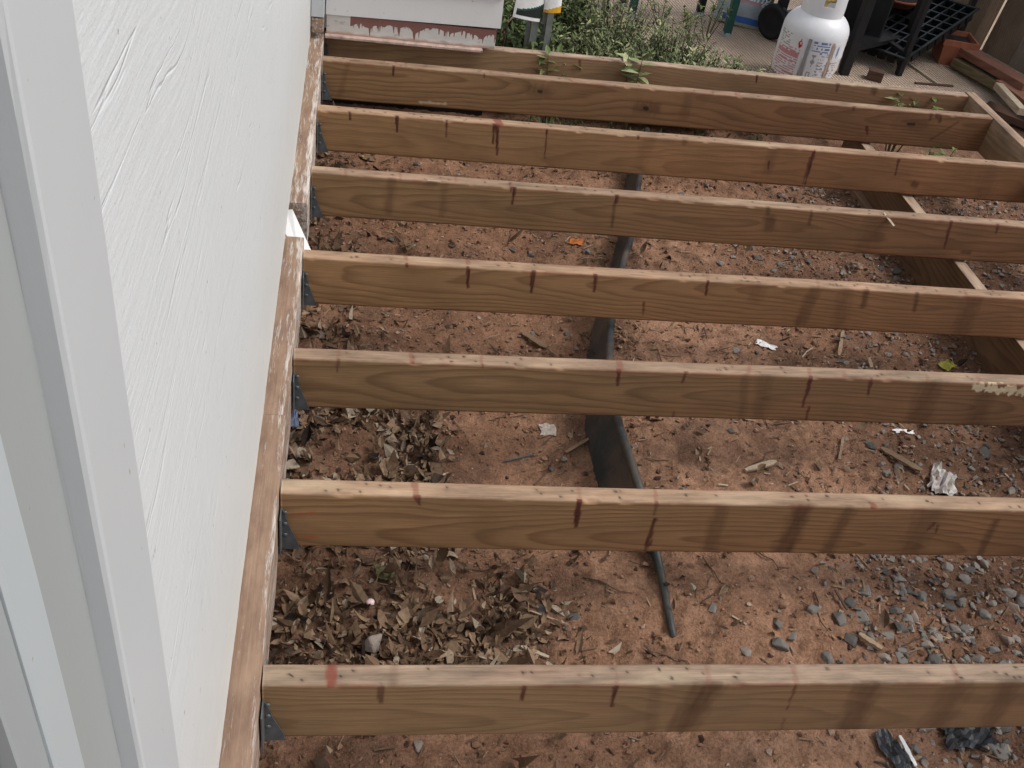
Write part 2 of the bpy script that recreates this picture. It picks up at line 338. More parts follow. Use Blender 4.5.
# marks: plane, from, to, width px, strength, kind   (f = near face, t = top; shade = weather staining and knots)
MK = {
 1: [('t', 331, 664, 330, 688, 9, 1.0, 'paint'), ('f', 380, 688, 381, 702, 8, .7, 'stain'), ('f', 524, 686, 522, 698, 6, .8, 'stain'), ('f', 615, 685, 611, 704, 6, .9, 'stain'),
     ('f', 794.5, 683, 785.5, 707, 3, .8, 'stain'), ('f', 783, 716, 780, 727, 3, .5, 'stain'), ('t', 706, 664, 709, 687, 6, .5, 'paint'), ('t', 792, 664, 796, 684, 6, .55, 'paint'), ('t', 950, 660, 957, 679, 6, .5, 'paint'),
     ('t', 615, 664, 617, 687, 4, .35, 'paint'), ('t', 394, 665, 393, 687, 8, .3, 'shade'),
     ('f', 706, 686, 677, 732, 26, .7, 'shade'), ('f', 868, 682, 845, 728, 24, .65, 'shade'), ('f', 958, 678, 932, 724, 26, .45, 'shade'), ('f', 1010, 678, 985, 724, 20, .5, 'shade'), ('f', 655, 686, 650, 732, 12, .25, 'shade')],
 2: [('t', 415, 484, 417, 497, 7, .8, 'paint'), ('f', 416.5, 492, 420, 506, 8, .85, 'stain'), ('f', 581, 498, 575.5, 526, 7, 1, 'stain'), ('t', 579, 488, 580, 501, 5, .5, 'paint'), ('f', 655, 519, 643, 556, 5, 1, 'stain'), ('f', 653, 522, 651, 545, 3, .8, 'stain'),
     ('f', 657, 504, 654, 515, 4, .7, 'stain'), ('t', 655, 489, 657, 506, 5, .6, 'paint'), ('f', 934, 524, 928, 531, 4, .9, 'stain'), ('f', 938, 526, 936, 533, 3, .8, 'stain'), ('f', 996, 522, 979, 555, 7, .7, 'shade'), ('t', 874, 506, 875, 510, 5, .9, 'paint'),
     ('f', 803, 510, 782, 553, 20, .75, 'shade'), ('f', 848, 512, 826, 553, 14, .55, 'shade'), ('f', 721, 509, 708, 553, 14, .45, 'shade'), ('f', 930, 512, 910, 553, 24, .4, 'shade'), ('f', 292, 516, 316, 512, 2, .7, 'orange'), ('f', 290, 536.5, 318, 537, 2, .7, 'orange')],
 3: [('t', 338, 345, 338, 362, 3.5, .5, 'paint'), ('f', 338, 358, 337, 372, 4, .6, 'stain'), ('t', 411, 347, 412, 361, 6, .7, 'paint'), ('f', 412, 357, 413, 363, 5, .8, 'stain'), ('t', 481, 349, 482, 364, 4, .6, 'paint'), ('f', 482, 360, 483, 368, 3, .7, 'stain'),
     ('f', 620, 364, 617.5, 385, 7, 1, 'stain'), ('t', 619, 355, 620, 370, 8, .8, 'paint'), ('f', 686, 373, 682, 383, 4, .8, 'stain'), ('f', 811, 379, 802, 407, 5, 1, 'stain'), ('f', 809, 407, 804, 427, 3, .8, 'stain'), ('f', 870.5, 381, 868, 395, 4, .9, 'stain'), ('f', 674, 411, 672, 423, 2.5, .6, 'stain'),
     ('t', 749, 366, 748, 376, 5, .6, 'paint'), ('t', 809, 369, 811, 380, 5, .6, 'paint'), ('t', 844, 372, 845, 381, 5, .5, 'paint'), ('t', 927, 375, 929, 384, 4, .5, 'paint'), ('t', 979, 378, 981, 386, 6, .5, 'paint'),
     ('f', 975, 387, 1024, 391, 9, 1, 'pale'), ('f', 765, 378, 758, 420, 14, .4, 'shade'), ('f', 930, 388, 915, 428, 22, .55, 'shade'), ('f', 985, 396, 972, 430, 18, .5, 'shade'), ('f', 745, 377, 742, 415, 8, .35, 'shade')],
 4: [('t', 405.5, 250, 406, 260, 5, .7, 'paint'), ('f', 406, 256, 407, 266, 5, .9, 'stain'), ('t', 468, 254, 468, 264, 5, .7, 'paint'), ('f', 468, 259, 468, 287, 5, 1, 'stain'), ('f', 534.5, 265, 531, 292, 6, 1, 'stain'), ('f', 591, 263, 593, 273, 5, .9, 'stain'), ('t', 589, 258, 592, 268, 5, .6, 'paint'), ('f', 596.5, 271, 594, 291, 5, 1, 'stain'),
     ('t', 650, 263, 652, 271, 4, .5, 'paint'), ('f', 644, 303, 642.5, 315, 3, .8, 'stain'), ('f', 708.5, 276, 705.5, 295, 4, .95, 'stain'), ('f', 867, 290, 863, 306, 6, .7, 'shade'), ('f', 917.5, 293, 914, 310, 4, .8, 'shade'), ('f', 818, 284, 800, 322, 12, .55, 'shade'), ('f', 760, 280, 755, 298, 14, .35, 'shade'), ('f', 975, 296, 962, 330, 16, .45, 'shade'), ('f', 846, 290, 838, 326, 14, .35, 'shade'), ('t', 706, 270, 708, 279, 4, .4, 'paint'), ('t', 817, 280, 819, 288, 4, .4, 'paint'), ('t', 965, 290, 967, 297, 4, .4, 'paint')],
 5: [('t', 345.5, 166, 345.7, 175, 3, .6, 'paint'), ('t', 400, 168, 400, 179, 4, .6, 'paint'), ('t', 455, 172, 456, 182, 3, .6, 'paint'), ('t', 509.5, 177, 511, 186, 4, .6, 'paint'), ('f', 511, 184.5, 511, 192, 3, .9, 'stain'), ('f', 515.5, 184, 512, 204.5, 4.5, 1, 'stain'), ('t', 565, 183, 566, 190, 3, .5, 'paint'), ('f', 618, 191, 616, 203, 4.5, 1, 'stain'), ('f', 614.5, 204, 612, 227, 3, .65, 'shade'),
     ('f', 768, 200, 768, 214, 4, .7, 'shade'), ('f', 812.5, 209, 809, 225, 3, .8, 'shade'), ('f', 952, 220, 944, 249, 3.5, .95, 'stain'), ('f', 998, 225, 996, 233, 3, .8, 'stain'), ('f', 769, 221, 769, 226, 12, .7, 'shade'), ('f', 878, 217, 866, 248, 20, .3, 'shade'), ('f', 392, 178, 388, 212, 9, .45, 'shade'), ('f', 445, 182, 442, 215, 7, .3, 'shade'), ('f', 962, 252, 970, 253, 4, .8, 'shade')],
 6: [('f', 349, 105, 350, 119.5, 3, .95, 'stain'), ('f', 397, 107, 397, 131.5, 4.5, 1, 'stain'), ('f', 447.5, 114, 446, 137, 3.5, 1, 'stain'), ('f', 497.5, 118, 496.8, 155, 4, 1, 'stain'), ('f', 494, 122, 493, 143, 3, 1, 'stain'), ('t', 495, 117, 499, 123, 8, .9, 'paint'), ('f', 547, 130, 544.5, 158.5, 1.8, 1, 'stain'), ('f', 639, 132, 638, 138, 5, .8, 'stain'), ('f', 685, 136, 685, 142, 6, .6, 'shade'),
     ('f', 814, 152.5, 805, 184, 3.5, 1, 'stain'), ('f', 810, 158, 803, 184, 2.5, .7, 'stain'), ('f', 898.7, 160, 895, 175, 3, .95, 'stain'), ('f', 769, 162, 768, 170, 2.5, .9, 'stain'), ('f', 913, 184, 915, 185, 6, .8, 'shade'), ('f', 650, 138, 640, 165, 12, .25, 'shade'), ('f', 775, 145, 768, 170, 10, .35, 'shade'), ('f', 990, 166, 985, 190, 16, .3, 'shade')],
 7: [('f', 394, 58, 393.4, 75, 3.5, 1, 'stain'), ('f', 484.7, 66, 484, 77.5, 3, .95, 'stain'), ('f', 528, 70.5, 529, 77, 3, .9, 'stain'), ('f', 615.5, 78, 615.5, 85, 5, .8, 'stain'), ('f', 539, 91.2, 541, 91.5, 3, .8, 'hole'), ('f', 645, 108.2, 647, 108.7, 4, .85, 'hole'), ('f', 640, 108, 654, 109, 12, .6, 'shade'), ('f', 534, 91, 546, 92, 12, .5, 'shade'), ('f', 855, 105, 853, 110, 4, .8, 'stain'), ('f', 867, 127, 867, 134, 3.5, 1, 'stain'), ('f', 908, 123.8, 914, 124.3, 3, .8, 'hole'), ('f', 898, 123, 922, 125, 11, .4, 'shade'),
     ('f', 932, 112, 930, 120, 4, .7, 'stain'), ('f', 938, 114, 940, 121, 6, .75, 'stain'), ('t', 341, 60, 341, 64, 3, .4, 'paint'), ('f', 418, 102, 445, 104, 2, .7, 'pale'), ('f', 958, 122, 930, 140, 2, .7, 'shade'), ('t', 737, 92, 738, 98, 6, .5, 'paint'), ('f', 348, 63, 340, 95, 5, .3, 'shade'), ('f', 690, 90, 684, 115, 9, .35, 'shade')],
 8: [('f', 758, 72, 756.5, 82, 3.5, 1, 'stain'), ('f', 580, 60, 580, 70, 3, .7, 'stain'), ('f', 838, 84, 837, 90, 4, .7, 'stain'), ('f', 875, 86, 874, 92, 5, .7, 'shade')]}
JLAB = {1: 'nearest joist, with a bold red paint band across its top', 2: 'joist with orange chalk lines at its wall end', 3: 'joist with pale torn wood along its top edge', 4: 'joist beside the gap in the ledger, with several red drips',
        5: 'joist with a stray straw splinter on its left half', 6: 'joist with long dark drips and a thin saw line', 7: 'joist with dark open knots', 8: 'farthest joist, tucked under the shed wall'}
HB = {1: ((280, 736), (640, 734), (1024, 723)), 2: ((290, 549), (640, 553), (1024, 555)), 3: ((300, 403), (640, 418), (1024, 430.7)), 4: ((307, 305.5), (640, 318), (1024, 336.7)),
      5: ((320, 216), (1024, 265)), 6: ((318, 144.7), (1024, 202.7)), 7: ((322, 96.4), (985, 149.8)), 8: ()}
Y0 = {}
JH0 = JH
def joist(j):
    a, mid, b = NEAR[j]
    A = at(*a, z=0.0); B = at(*b, z=0.0)
    d = (B - A).normalized(); A = A + d * ((0.002 - A.x) / d.x); L = (XR - 0.002) / d.x
    nr_ = Vector((-d.y, d.x, 0)); hz = []
    for q_ in HB[j]:
        r_ = ray(*q_); hz.append((CAMLOC + r_ * ((A - CAMLOC).dot(nr_) / r_.dot(nr_))).z)
    JH = min(0.148, max(0.133, -sum(hz) / len(hz))) if hz else JH0
    print('joist', j, round(JH, 4), [round(q_, 4) for q_ in hz])
    cross_face = list(np.arange(-JH + 0.004, -0.0045, 0.0034))
    crook = 0.0
    if mid:
        Mp = at(*mid, z=0.0); t = (Mp - A).dot(d); crook = (Mp - A).dot(Vector((-d.y, d.x, 0))) / (4 * (t / L) * (1 - t / L)) * 0.6
    nrm = Vector((-d.y, d.x, 0))
    # cross-section (y across from the near face, z), then the loop round the board
    cs = [(0.0, z) for z in cross_face] + [(0.0, -0.0038), (0.0009, -0.0011), (0.0036, 0.0)]
    nface = len(cross_face)
    cs += [(y, 0.0) for y in np.arange(0.0065, JW - 0.004, 0.0032)] + [(JW - 0.0036, 0.0), (JW - 0.0009, -0.0011), (JW, -0.0038)]
    ntop = len(cs)
    cs += [(JW, -0.045), (JW, -0.09), (JW, -JH + 0.003), (JW - 0.003, -JH), (0.003, -JH)]
    n = len(cs); xs = np.arange(0, L, 0.0036); xs = np.append(xs, L); m = len(xs)
    cs = np.array(cs); X = np.repeat(xs, n); Yc = np.tile(cs[:, 0], m); Zc = np.tile(cs[:, 1], m)
    off = j * 7.3
    wob = np.array([0.0016 * noise.noise(Vector((x * 1.7, off, 0))) + 0.0006 * noise.noise(Vector((x * 14, off, 3))) for x in xs])
    wob2 = np.array([0.0022 * noise.noise(Vector((x * 1.3, off, 9))) for x in xs])
    cr = crook * 4 * (xs / L) * (1 - xs / L)
    chip = np.array([max(0.0, noise.noise(Vector((x * 22, off, 5))) - 0.28) * 0.012 for x in xs])
    Zo = Zc + np.repeat(wob, n); Yo = Yc + np.repeat(wob2 + cr, n)
    corner = np.tile(np.array([1.0 if nface <= i < nface + 3 else 0.0 for i in range(n)]), m)
    Zo -= corner * np.repeat(chip, n) * 0.7; Yo += corner * np.repeat(chip, n) * 0.5
    # attributes
    N = m * n
    at_ = {q: np.zeros(N) for q in ('stain', 'shade', 'pale', 'orange', 'paint', 'hole', 'top')}
    topmask = np.tile(np.array([0.0] * nface + [0.35, 0.8] + [1.0] * (ntop - nface - 4) + [0.8, 0.35] + [0.0] * (n - ntop)), m)
    at_['top'] = topmask
    isface = np.tile(np.array([1.0 if i < nface + 3 else 0.0 for i in range(n)]), m)
    istop = (topmask > 0.3).astype(float)
    jag = np.array([noise.noise(Vector((x * 90, z * 40, off))) for x, z in zip(X, Zc + Yc)])
    for pl, x0, y0, x1, y1, wpx, st, kd in MK[j]:
        if pl == 'f':
            def hit(px, py):
                r = ray(px, py); t = (A - CAMLOC).dot(nrm) / r.dot(nrm); p = CAMLOC + r * t
                return np.array([(p - A).dot(d), p.z]), (p - CAMLOC).length / FPX
            p0, s0 = hit(x0, y0); p1, s1 = hit(x1, y1); Q = np.stack([X, Zc - Yc * isface * 0.5], 1); msk = isface
        else:
            def hit(px, py):
                p = at(px, py, z=0.0); return np.array([(p - A).dot(d), (p - A).dot(nrm)]), (p - CAMLOC).length / FPX
            p0, s0 = hit(x0, y0); p1, s1 = hit(x1, y1); Q = np.stack([X, Yc], 1); msk = istop
        v = p1 - p0; l2 = max(v @ v, 1e-9); t = np.clip(((Q - p0) @ v) / l2, 0, 1)
        dist = np.hypot(*(Q - p0 - t[:, None] * v).T)
        half = wpx * s0 * 0.5; taper = (1 - 0.5 * t) if (kd == 'stain' and pl == 'f') else 1.0
        soft = 0.0016 if kd in ('stain', 'paint', 'hole', 'orange', 'pale') else half * 1.1
        if kd == 'paint' and st < 0.9: st *= 0.72; half *= 0.85
        if kd == 'pale' and l2 < 0.0009: half *= 0.6; st *= 0.7
        fld = np.clip((half * taper - dist + jag * half * (1.5 if kd == 'pale' else 0.45)) / soft + 0.5, 0, 1) * st * msk
        at_[kd] = np.maximum(at_[kd], fld)
    # red stain left along both arrises, in patches
    ar = np.array([noise.noise(Vector((x * 5, off, 11))) * 0.8 + noise.noise(Vector((x * 30, off, 12))) * 0.5 for x in xs])
    cidx = np.tile(np.array([1.0 if nface - 1 <= i < nface + 2 or ntop - 3 <= i < ntop else 0.0 for i in range(n)]), m)
    at_['paint'] = np.maximum(at_['paint'], cidx * np.clip(np.repeat(ar, n) * 1.2 + 0.12, 0, 0.5))
    # nail holes and their rust in the top
    if j <= 8:
        hx = np.sort(rng.uniform(0.03, L, 48))
        for h in hx:
            hy = rng.uniform(0.008, 0.030); r = (0.0024 if j < 4 else 0.0023) * rng.uniform(0.6, 1.15)
            dd = np.hypot((X - h), (Yc - hy)); at_['hole'] = np.maximum(at_['hole'], np.clip((r - dd) / 0.0012 + 0.6, 0, 1) * istop * 0.9)
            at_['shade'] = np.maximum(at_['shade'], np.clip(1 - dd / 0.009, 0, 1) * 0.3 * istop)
    # broad scuffs of paler and redder wood over the top
    sc = np.array([noise.noise(Vector((x * 6, y * 30, off + 20))) for x, y in zip(X, Yc)])
    at_['paint'] = np.maximum(at_['paint'], istop * np.clip(sc - 0.3, 0, 1) * 0.3)
    at_['pale'] = np.maximum(at_['pale'], istop * np.clip(-sc - 0.25, 0, 1) * 0.7)
    vs = np.stack([X, Yo, Zo], 1)
    idx = np.arange(N).reshape(m, n)
    q = np.stack([idx[:-1], idx[1:], np.roll(idx, -1, 1)[1:], np.roll(idx, -1, 1)[:-1]], -1).reshape(-1, 4)
    fs = [tuple(t)[::-1] for t in q.tolist()] + [tuple(idx[0].tolist()), tuple(idx[-1].tolist())[::-1]]
    me = bpy.data.meshes.new('joist'); me.from_pydata(vs.tolist(), [], fs)
    me.polygons.foreach_set('use_smooth', [True] * (len(fs) - 2) + [False, False])
    for q_, val in at_.items():
        t_ = me.attributes.new(q_, 'FLOAT', 'POINT'); t_.data.foreach_set('value', val)
    rr = random.Random(j * 13)
    tv_ = 1 + 0.26 * (rr.random() - 0.5); tw_ = 1 + 0.16 * (rr.random() - 0.5)
    sc_ = lambda c_: (c_[0] * tv_, c_[1] * tv_ * tw_, c_[2] * tv_ * tw_ ** 2)
    me.materials.append(wood('joist_timber', sc_(EAR), sc_(LAT), seed=rr.uniform(0, 9), y0=rr.uniform(0.03, 0.075), z0=rr.uniform(-0.11, -0.03), period=rr.uniform(0.0085, 0.013), warm=(sc_(WE), sc_(WL)), top=sc_(TOPC), joist=True, contrast=0.55 if j in (1, 6, 8) else 0.9, tilt=rr.uniform(0.02, 0.045)))
    o = link('joist', me, frame); o.matrix_parent_inverse = frame.matrix_basis.inverted()
    o.location = A; o.rotation_euler.z = math.atan2(d.y, d.x)
    if j == 8: o.location.z = -0.004
    o['label'] = JLAB[j]
    Y0[j] = A.y
    # galvanised hanger wrapped round the wall end
    h = MB()
    prof = [(0.002, -JH - 0.002), (0.034, -JH - 0.002), (0.030, -0.125), (0.014, -0.078), (0.007, -0.045), (0.002, -0.035)]
    for ys, dy in ((-0.0032, 0.0016), (JW + 0.0016, 0.0016)):
        h.prism([(x, ys, z) for x, z in prof], (0, dy, 0))
    h.box((0.018, JW / 2, -JH - 0.0022), (0.030, JW + 0.004, 0.0016))
    h.box((0.0012, -0.018, -0.085), (0.002, 0.03, 0.10)); h.box((0.0012, JW + 0.018, -0.085), (0.002, 0.03, 0.10))
    for zz in (-0.045, -0.075, -0.105):
        h.lathe([(0.0045, 0), (0.0035, 0.002), (0.0, 0.003)], (0, 0, 0), 8)
        b_ = len(h.v) - 24
        for i in range(b_, len(h.v)):
            x, y, z = h.v[i]; h.v[i] = (0.008 + x, -0.0034 - z, zz + y)
    h.build('joist_hanger', galv, o)
for j in range(1, 9): joist(j)

# rim board closing the right ends
def timber(name, c, size, mat, parent, bev=0.003, rz=0.0, world=True):
    mm = MB(); mm.box((0, 0, 0), size, bev=bev); o = mm.build(name, mat, parent)
    o.location = c; o.rotation_euler.z = rz
    if parent is not None and world: o.matrix_parent_inverse = parent.matrix_basis.inverted()
    for p_ in o.data.polygons: p_.use_smooth = False
    return o
def topattr(o, zt):
    a_ = o.data.attributes.new('top', 'FLOAT', 'POINT')
    a_.data.foreach_set('value', [1.0 if v.co.z > zt else 0.0 for v in o.data.vertices])
rimmat = wood('rim_timber', EAR, LAT, 4.2, 0.06, -0.05, 0.011, warm=(WE, WL), top=TOPC, axis='Y')
o = timber('rim_board', (XR + 0.0205, 0.62, -JH / 2 + 0.001), (0.038, 3.90, JH), rimmat, frame); topattr(o, JH / 2 - 0.003)
# ledger: two lengths with a gap, chipped white paint over brown
k = NT('ledger_timber', 0.8); c = k.coord(); geo = k.n('ShaderNodeSeparateXYZ'); k.l(c, geo.inputs[0])
fib = k.noise(k.map(c, scale=(110, 4, 110)), 1.0, 4, 0.6); n2 = k.noise(k.map(c, scale=(26, 9, 26)), 1.0, 5, 0.65); n3 = k.noise(k.map(c, scale=(95, 9, 95), loc=(3, 0, 0)), 1.0, 5, 0.75)
col = k.mix(fib, (0.19, 0.115, 0.074), (0.42, 0.29, 0.20))
col = k.mix(k.ramp(n2, [(0.42, 0.0), (0.62, 0.55)]), col, (0.15, 0.085, 0.06))
far_ = k.ramp(k.math('MULTIPLY_ADD', geo.outputs[1], 0.5, 0.1, clamp=True), [(0.3, 0.0), (0.8, 0.10)])
edge_ = k.ramp(k.math('MULTIPLY_ADD', geo.outputs[0], 22, 0.2, clamp=True), [(0.55, 0.0), (0.9, 0.10), (1.0, 0.12)])
pm = k.ramp(k.math('ADD', k.math('ADD', n3, far_), edge_), [(0.60, 0.0), (0.74, 1.0)])
col = k.mix(k.math('MULTIPLY', pm, 0.85), col, (0.66, 0.6, 0.54))
k.color(col); k.bump(k.math('ADD', fib, pm), 0.5, 0.003); LEDM = k.mat
def board_y(name, x0, x1, y0, y1, z0, z1, mat, parent, seed):
    """a worn board running along y with a wavering edge"""
    mm = MB(); ys = np.arange(y0, y1 + 1e-6, 0.02); prof = [(x1, z0), (x1, z1 - 0.003), (x1 - 0.002, z1), (x0 + 0.002, z1), (x0, z1 - 0.003), (x0, z0)]
    vs = []; fs = []; n = len(prof)
    for i, y in enumerate(ys):
        wv = 0.0022 * noise.noise(Vector((y * 9, seed, 0))) + 0.0012 * noise.noise(Vector((y * 40, seed, 0)))
        for q, (x, z) in enumerate(prof):
            vs.append((x - (x0 + x1) / 2 + (wv if q < 3 else wv * 0.7), y, z + (0.002 * noise.noise(Vector((y * 7, seed, q))) if 0 < q < 5 else 0)))
    for i in range(len(ys) - 1):
        for q in range(n): fs.append((i * n + q, i * n + (q + 1) % n, (i + 1) * n + (q + 1) % n, (i + 1) * n + q))
    fs += [tuple(range(n))[::-1], tuple((len(ys) - 1) * n + q for q in range(n))]
    fs = [f[::-1] for f in fs]
    mm.add(vs, fs); o = mm.build(name, mat, parent); o.location = ((x0 + x1) / 2, 0, 0)
    if parent: o.matrix_parent_inverse = parent.matrix_basis.inverted()
    return o
o = board_y('ledger_board', -0.075, -0.001, -0.9, 0.601, -0.14, 0.004, LEDM, frame, 1)
o['label'] = 'near length of worn ledger board, brown with streaks of white paint'
o = board_y('ledger_board', -0.072, -0.001, 0.6022, 1.255, -0.14, 0.003, LEDM, frame, 2)
o['label'] = 'short middle length of ledger board ending at the gap'
o = board_y('ledger_board', -0.066, -0.001, 1.395, 2.62, -0.14, 0.006, LEDM, frame, 3)
o['label'] = 'far length of ledger board with chipped white paint'
# beam on edge below the joists, and a plank lying by it
beammat = wood('beam_timber', (0.20, 0.115, 0.06), (0.09, 0.048, 0.026), 2.7, 0.05, -0.02, 0.010, top=(0.47, 0.34, 0.24), axis='Y')
o = timber('support_beam', (1.963, 1.22, -JH - 0.107), (0.038, 2.5, 0.205), beammat, frame); topattr(o, 0.1)
p1, p2 = g_at(848, 188), g_at(875, 208)
pl = MB(); dv = (p2 - p1); pl.box((0, 0, 0), (0.075, 0.30, 0.025), bev=0.003)
plm = wood('weathered_plank', (0.30, 0.19, 0.12), (0.15, 0.085, 0.05), 6.1, 0.05, 0.03, 0.01, axis='Y')
o = pl.build('plank', plm); o.location = (at(862, 196, z=GZ + 0.02).x, at(862, 196, z=GZ + 0.02).y, GZ + 0.02); o.rotation_euler = (R(2), R(5), R(3))
tag(o, 'short brown plank lying on the soil just left of the low support beam', 'plank')

# ------------------------------------------------------------------ white house wall (left)
def paint_white(name, base, grain=0.4, dirt=0.0, horiz=True, rough=0.5):
    k = NT(name, rough); c = k.coord()
    s1 = (30, 1.6, 26) if horiz else (30, 30, 1.5)
    wob = k.noise(k.map(c, scale=(1, 1.3, 1.8)), 1.0, 2, out='Color')
    cc = k.n('ShaderNodeVectorMath', operation='MULTIPLY_ADD'); k.l(wob, cc.inputs[0]); cc.inputs[1].default_value = (0, 0, 0.12); k.l(c, cc.inputs[2]); cc = cc.outputs[0]
    n1 = k.noise(k.map(cc, scale=s1), 1.0, 3, 0.5, 0.3); n2 = k.noise(k.map(cc, scale=tuple(v * 5 for v in s1)), 1.0, 3)
    stip = k.noise(c, 260, 3, 0.6)
    groove = k.ramp(n1, [(0.0, 1.0), (0.335, 1.0), (0.35, 0.0), (0.365, 1.0), (0.62, 1.0), (0.635, 0.35), (0.65, 1.0)])
    n0 = k.noise(c, 3.0, 5, 0.6); spk = k.noise(k.map(c, loc=(4, 4, 4)), 75, 2)
    col = k.mix(n0, tuple(v * 0.93 for v in base), base)
    if dirt:
        sx = k.n('ShaderNodeSeparateXYZ'); k.l(c, sx.inputs[0])
        g = k.ramp(k.math('ADD', k.math('MULTIPLY', sx.outputs[2], 1.0), k.math('MULTIPLY_ADD', n2, 0.25, -0.12)), [(0.02, 0.55), (0.45, 0.1), (0.8, 0.0)])
        col = k.mix(k.math('MULTIPLY', g, dirt), col, (0.56, 0.48, 0.38))
    col = k.mix(k.ramp(spk, [(0.735, 0.0), (0.76, 0.6)]), col, (0.3, 0.24, 0.2))
    k.color(col)
    b1 = k.bump(groove, grain * 0.34, 0.004); b2 = k.bump(n2, grain * 0.32, 0.003, b1); k.bump(stip, 0.22 if horiz else 0.05, 0.002, b2)
    return k.mat
SID = paint_white('embossed_siding_paint', (0.73, 0.765, 0.77), 0.9, 0.6)
TRM = paint_white('trim_paint', (0.60, 0.63, 0.64), 0.12, 0.0, False, 0.42)
wall = empty('house_wall', (-0.1, 0.8, GZ))
tag(wall, 'white embossed house wall with vertical door trim, running along the left of the deck frame', 'wall')
def wpart(mm, name, mat, loc=None, smooth=False):
    o = mm.build(name, mat, wall, smooth); o.matrix_parent_inverse = wall.matrix_basis.inverted()
    return o
WX = -0.044
def wavy_panel(x_face, thick, ya, yb, za, zb):
    mm = MB(); ys = np.append(np.arange(ya, yb, 0.02), yb); vs = []; fs = []
    prof = [(x_face - thick, zb), (x_face, zb), (x_face, za + 0.004), (x_face - 0.003, za), (x_face - thick, za)]; n = len(prof)
    for y in ys:
        w_ = 0.0025 * noise.noise(Vector((y * 8, 3, 0))) + 0.0018 * noise.noise(Vector((y * 35, 3, 0)))
        for q, (x, z) in enumerate(prof): vs.append((x + (w_ * 0.4 if q in (2, 3) else 0), y, z + (w_ if q >= 2 else 0)))
    for i in range(len(ys) - 1):
        for q in range(n): fs.append((i * n + q, (i + 1) * n + q, (i + 1) * n + (q + 1) % n, i * n + (q + 1) % n))
    fs += [tuple(range(n)), tuple((len(ys) - 1) * n + q for q in range(n))[::-1]]
    mm.add(vs, fs); return mm
wpart(wavy_panel(WX, 0.10, -0.40, 2.47, 0.010, 2.3), 'siding', SID)
mm = MB(); mm.box((-0.14, 0.80, -0.155), (0.18, 3.30, 0.30)); wpart(mm, 'foundation', plain('old_concrete', (0.16, 0.15, 0.14), 0.9, 0.3, 10, 0.4))
# door trim: profile in plan, drawn upright
def upright(poly, z0, z1, name, mat):
    mm = MB(); n = len(poly); zs = np.append(np.arange(z0, z1, 0.05), z1); vs = []; fs = []
    for z in zs:
        for q, (x, y) in enumerate(poly): vs.append((x + 0.0006 * noise.noise(Vector((z * 6, q, 1))), y + 0.0007 * noise.noise(Vector((z * 14, q * 5, 1))), z))
    for i in range(len(zs) - 1):
        for q in range(n): fs.append((i * n + q, i * n + (q + 1) % n, (i + 1) * n + (q + 1) % n, (i + 1) * n + q))
    fs += [tuple(range(n))[::-1], tuple((len(zs) - 1) * n + q for q in range(n))]
    mm.add(vs, fs); return wpart(mm, name, mat)
upright([(-0.10, -0.467), (-0.034, -0.467), (-0.0315, -0.4655), (-0.0305, -0.463), (-0.0305, -0.374), (-0.032, -0.371), (-0.10, -0.371)], -0.12, 2.3, 'door_casing', TRM)
def pl_y(px, py, X): return at(px, py, X=X).y
yD1 = pl_y(78.6, 768, -0.0455); yD2 = pl_y(57, 768, -0.0405); yE = pl_y(27, 768, -0.0405)
upright([(-0.12, yD1), (-0.0455, yD1 + 0.0), (-0.0455, -0.4672), (-0.12, -0.4672)], -0.12, 2.3, 'door_jamb', paint_white('jamb_grey', (0.38, 0.405, 0.40), 0.05, 0, False, 0.45))  # even grey, darker than the casing
upright([(-0.12, yD2), (-0.0420, yD2), (-0.0402, yD2 + 0.002), (-0.0402, yD1 - 0.0035), (-0.0425, yD1 - 0.0005), (-0.12, yD1 - 0.0005)], -0.12, 2.3, 'door_stop', paint_white('stop_paint', (0.52, 0.57, 0.585), 0.05, 0, False, 0.4))
upright([(-0.12, yE), (-0.0445, yE), (-0.0435, yE + 0.002), (-0.0435, yD2 - 0.0005), (-0.12, yD2 - 0.0005)], -0.12, 2.3, 'door_stile', paint_white('stile_grey', (0.38, 0.41, 0.415), 0.05, 0, False, 0.45))  # even grey, darker than the stop beside it
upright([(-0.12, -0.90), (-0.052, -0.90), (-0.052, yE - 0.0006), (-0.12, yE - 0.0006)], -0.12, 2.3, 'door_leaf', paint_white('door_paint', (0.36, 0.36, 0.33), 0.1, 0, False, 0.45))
# white scrap of flashing showing through the gap in the ledger
fl = MB(); ps = [at(284, 200, z=-0.012), at(292, 208, z=-0.012), at(311, 250, z=-0.03), at(298, 253, z=-0.03), at(283, 230, z=-0.02)]
fl.prism(ps, (0, 0, -0.003))
o = fl.build('flashing_strip', plain('white_flashing', (0.80, 0.80, 0.78), 0.45, 0.06, 10, 0.05))
tag(o, 'white wedge of flashing poking out through the gap in the worn ledger board', 'flashing')

# ------------------------------------------------------------------ shed wall across the far end
shed = empty('shed_wall', (0.28, 2.6, GZ))
tag(shed, 'low white lap-sided shed wall with red paint drips along its skirt, across the far end of the frame', 'wall')
def spart(mm, name, mat, smooth=False):
    o = mm.build(name, mat, shed, smooth); o.matrix_parent_inverse = shed.matrix_basis.inverted(); return o
LAP = paint_white('lap_paint', (0.70, 0.69, 0.67), 0.3, 0.0)
k = NT('skirt_paint', 0.6); c = k.coord(); n1 = k.noise(k.map(c, scale=(30, 30, 60)), 1.0, 4); sx = k.n('ShaderNodeSeparateXYZ'); k.l(c, sx.inputs[0])
col = k.mix(n1, (0.56, 0.53, 0.48), (0.70, 0.68, 0.64))
col = k.mix(k.ramp(k.noise(k.map(c, scale=(14, 14, 40)), 1.0, 5, 0.7), [(0.58, 0), (0.66, 0.6)]), col, (0.22, 0.17, 0.12))
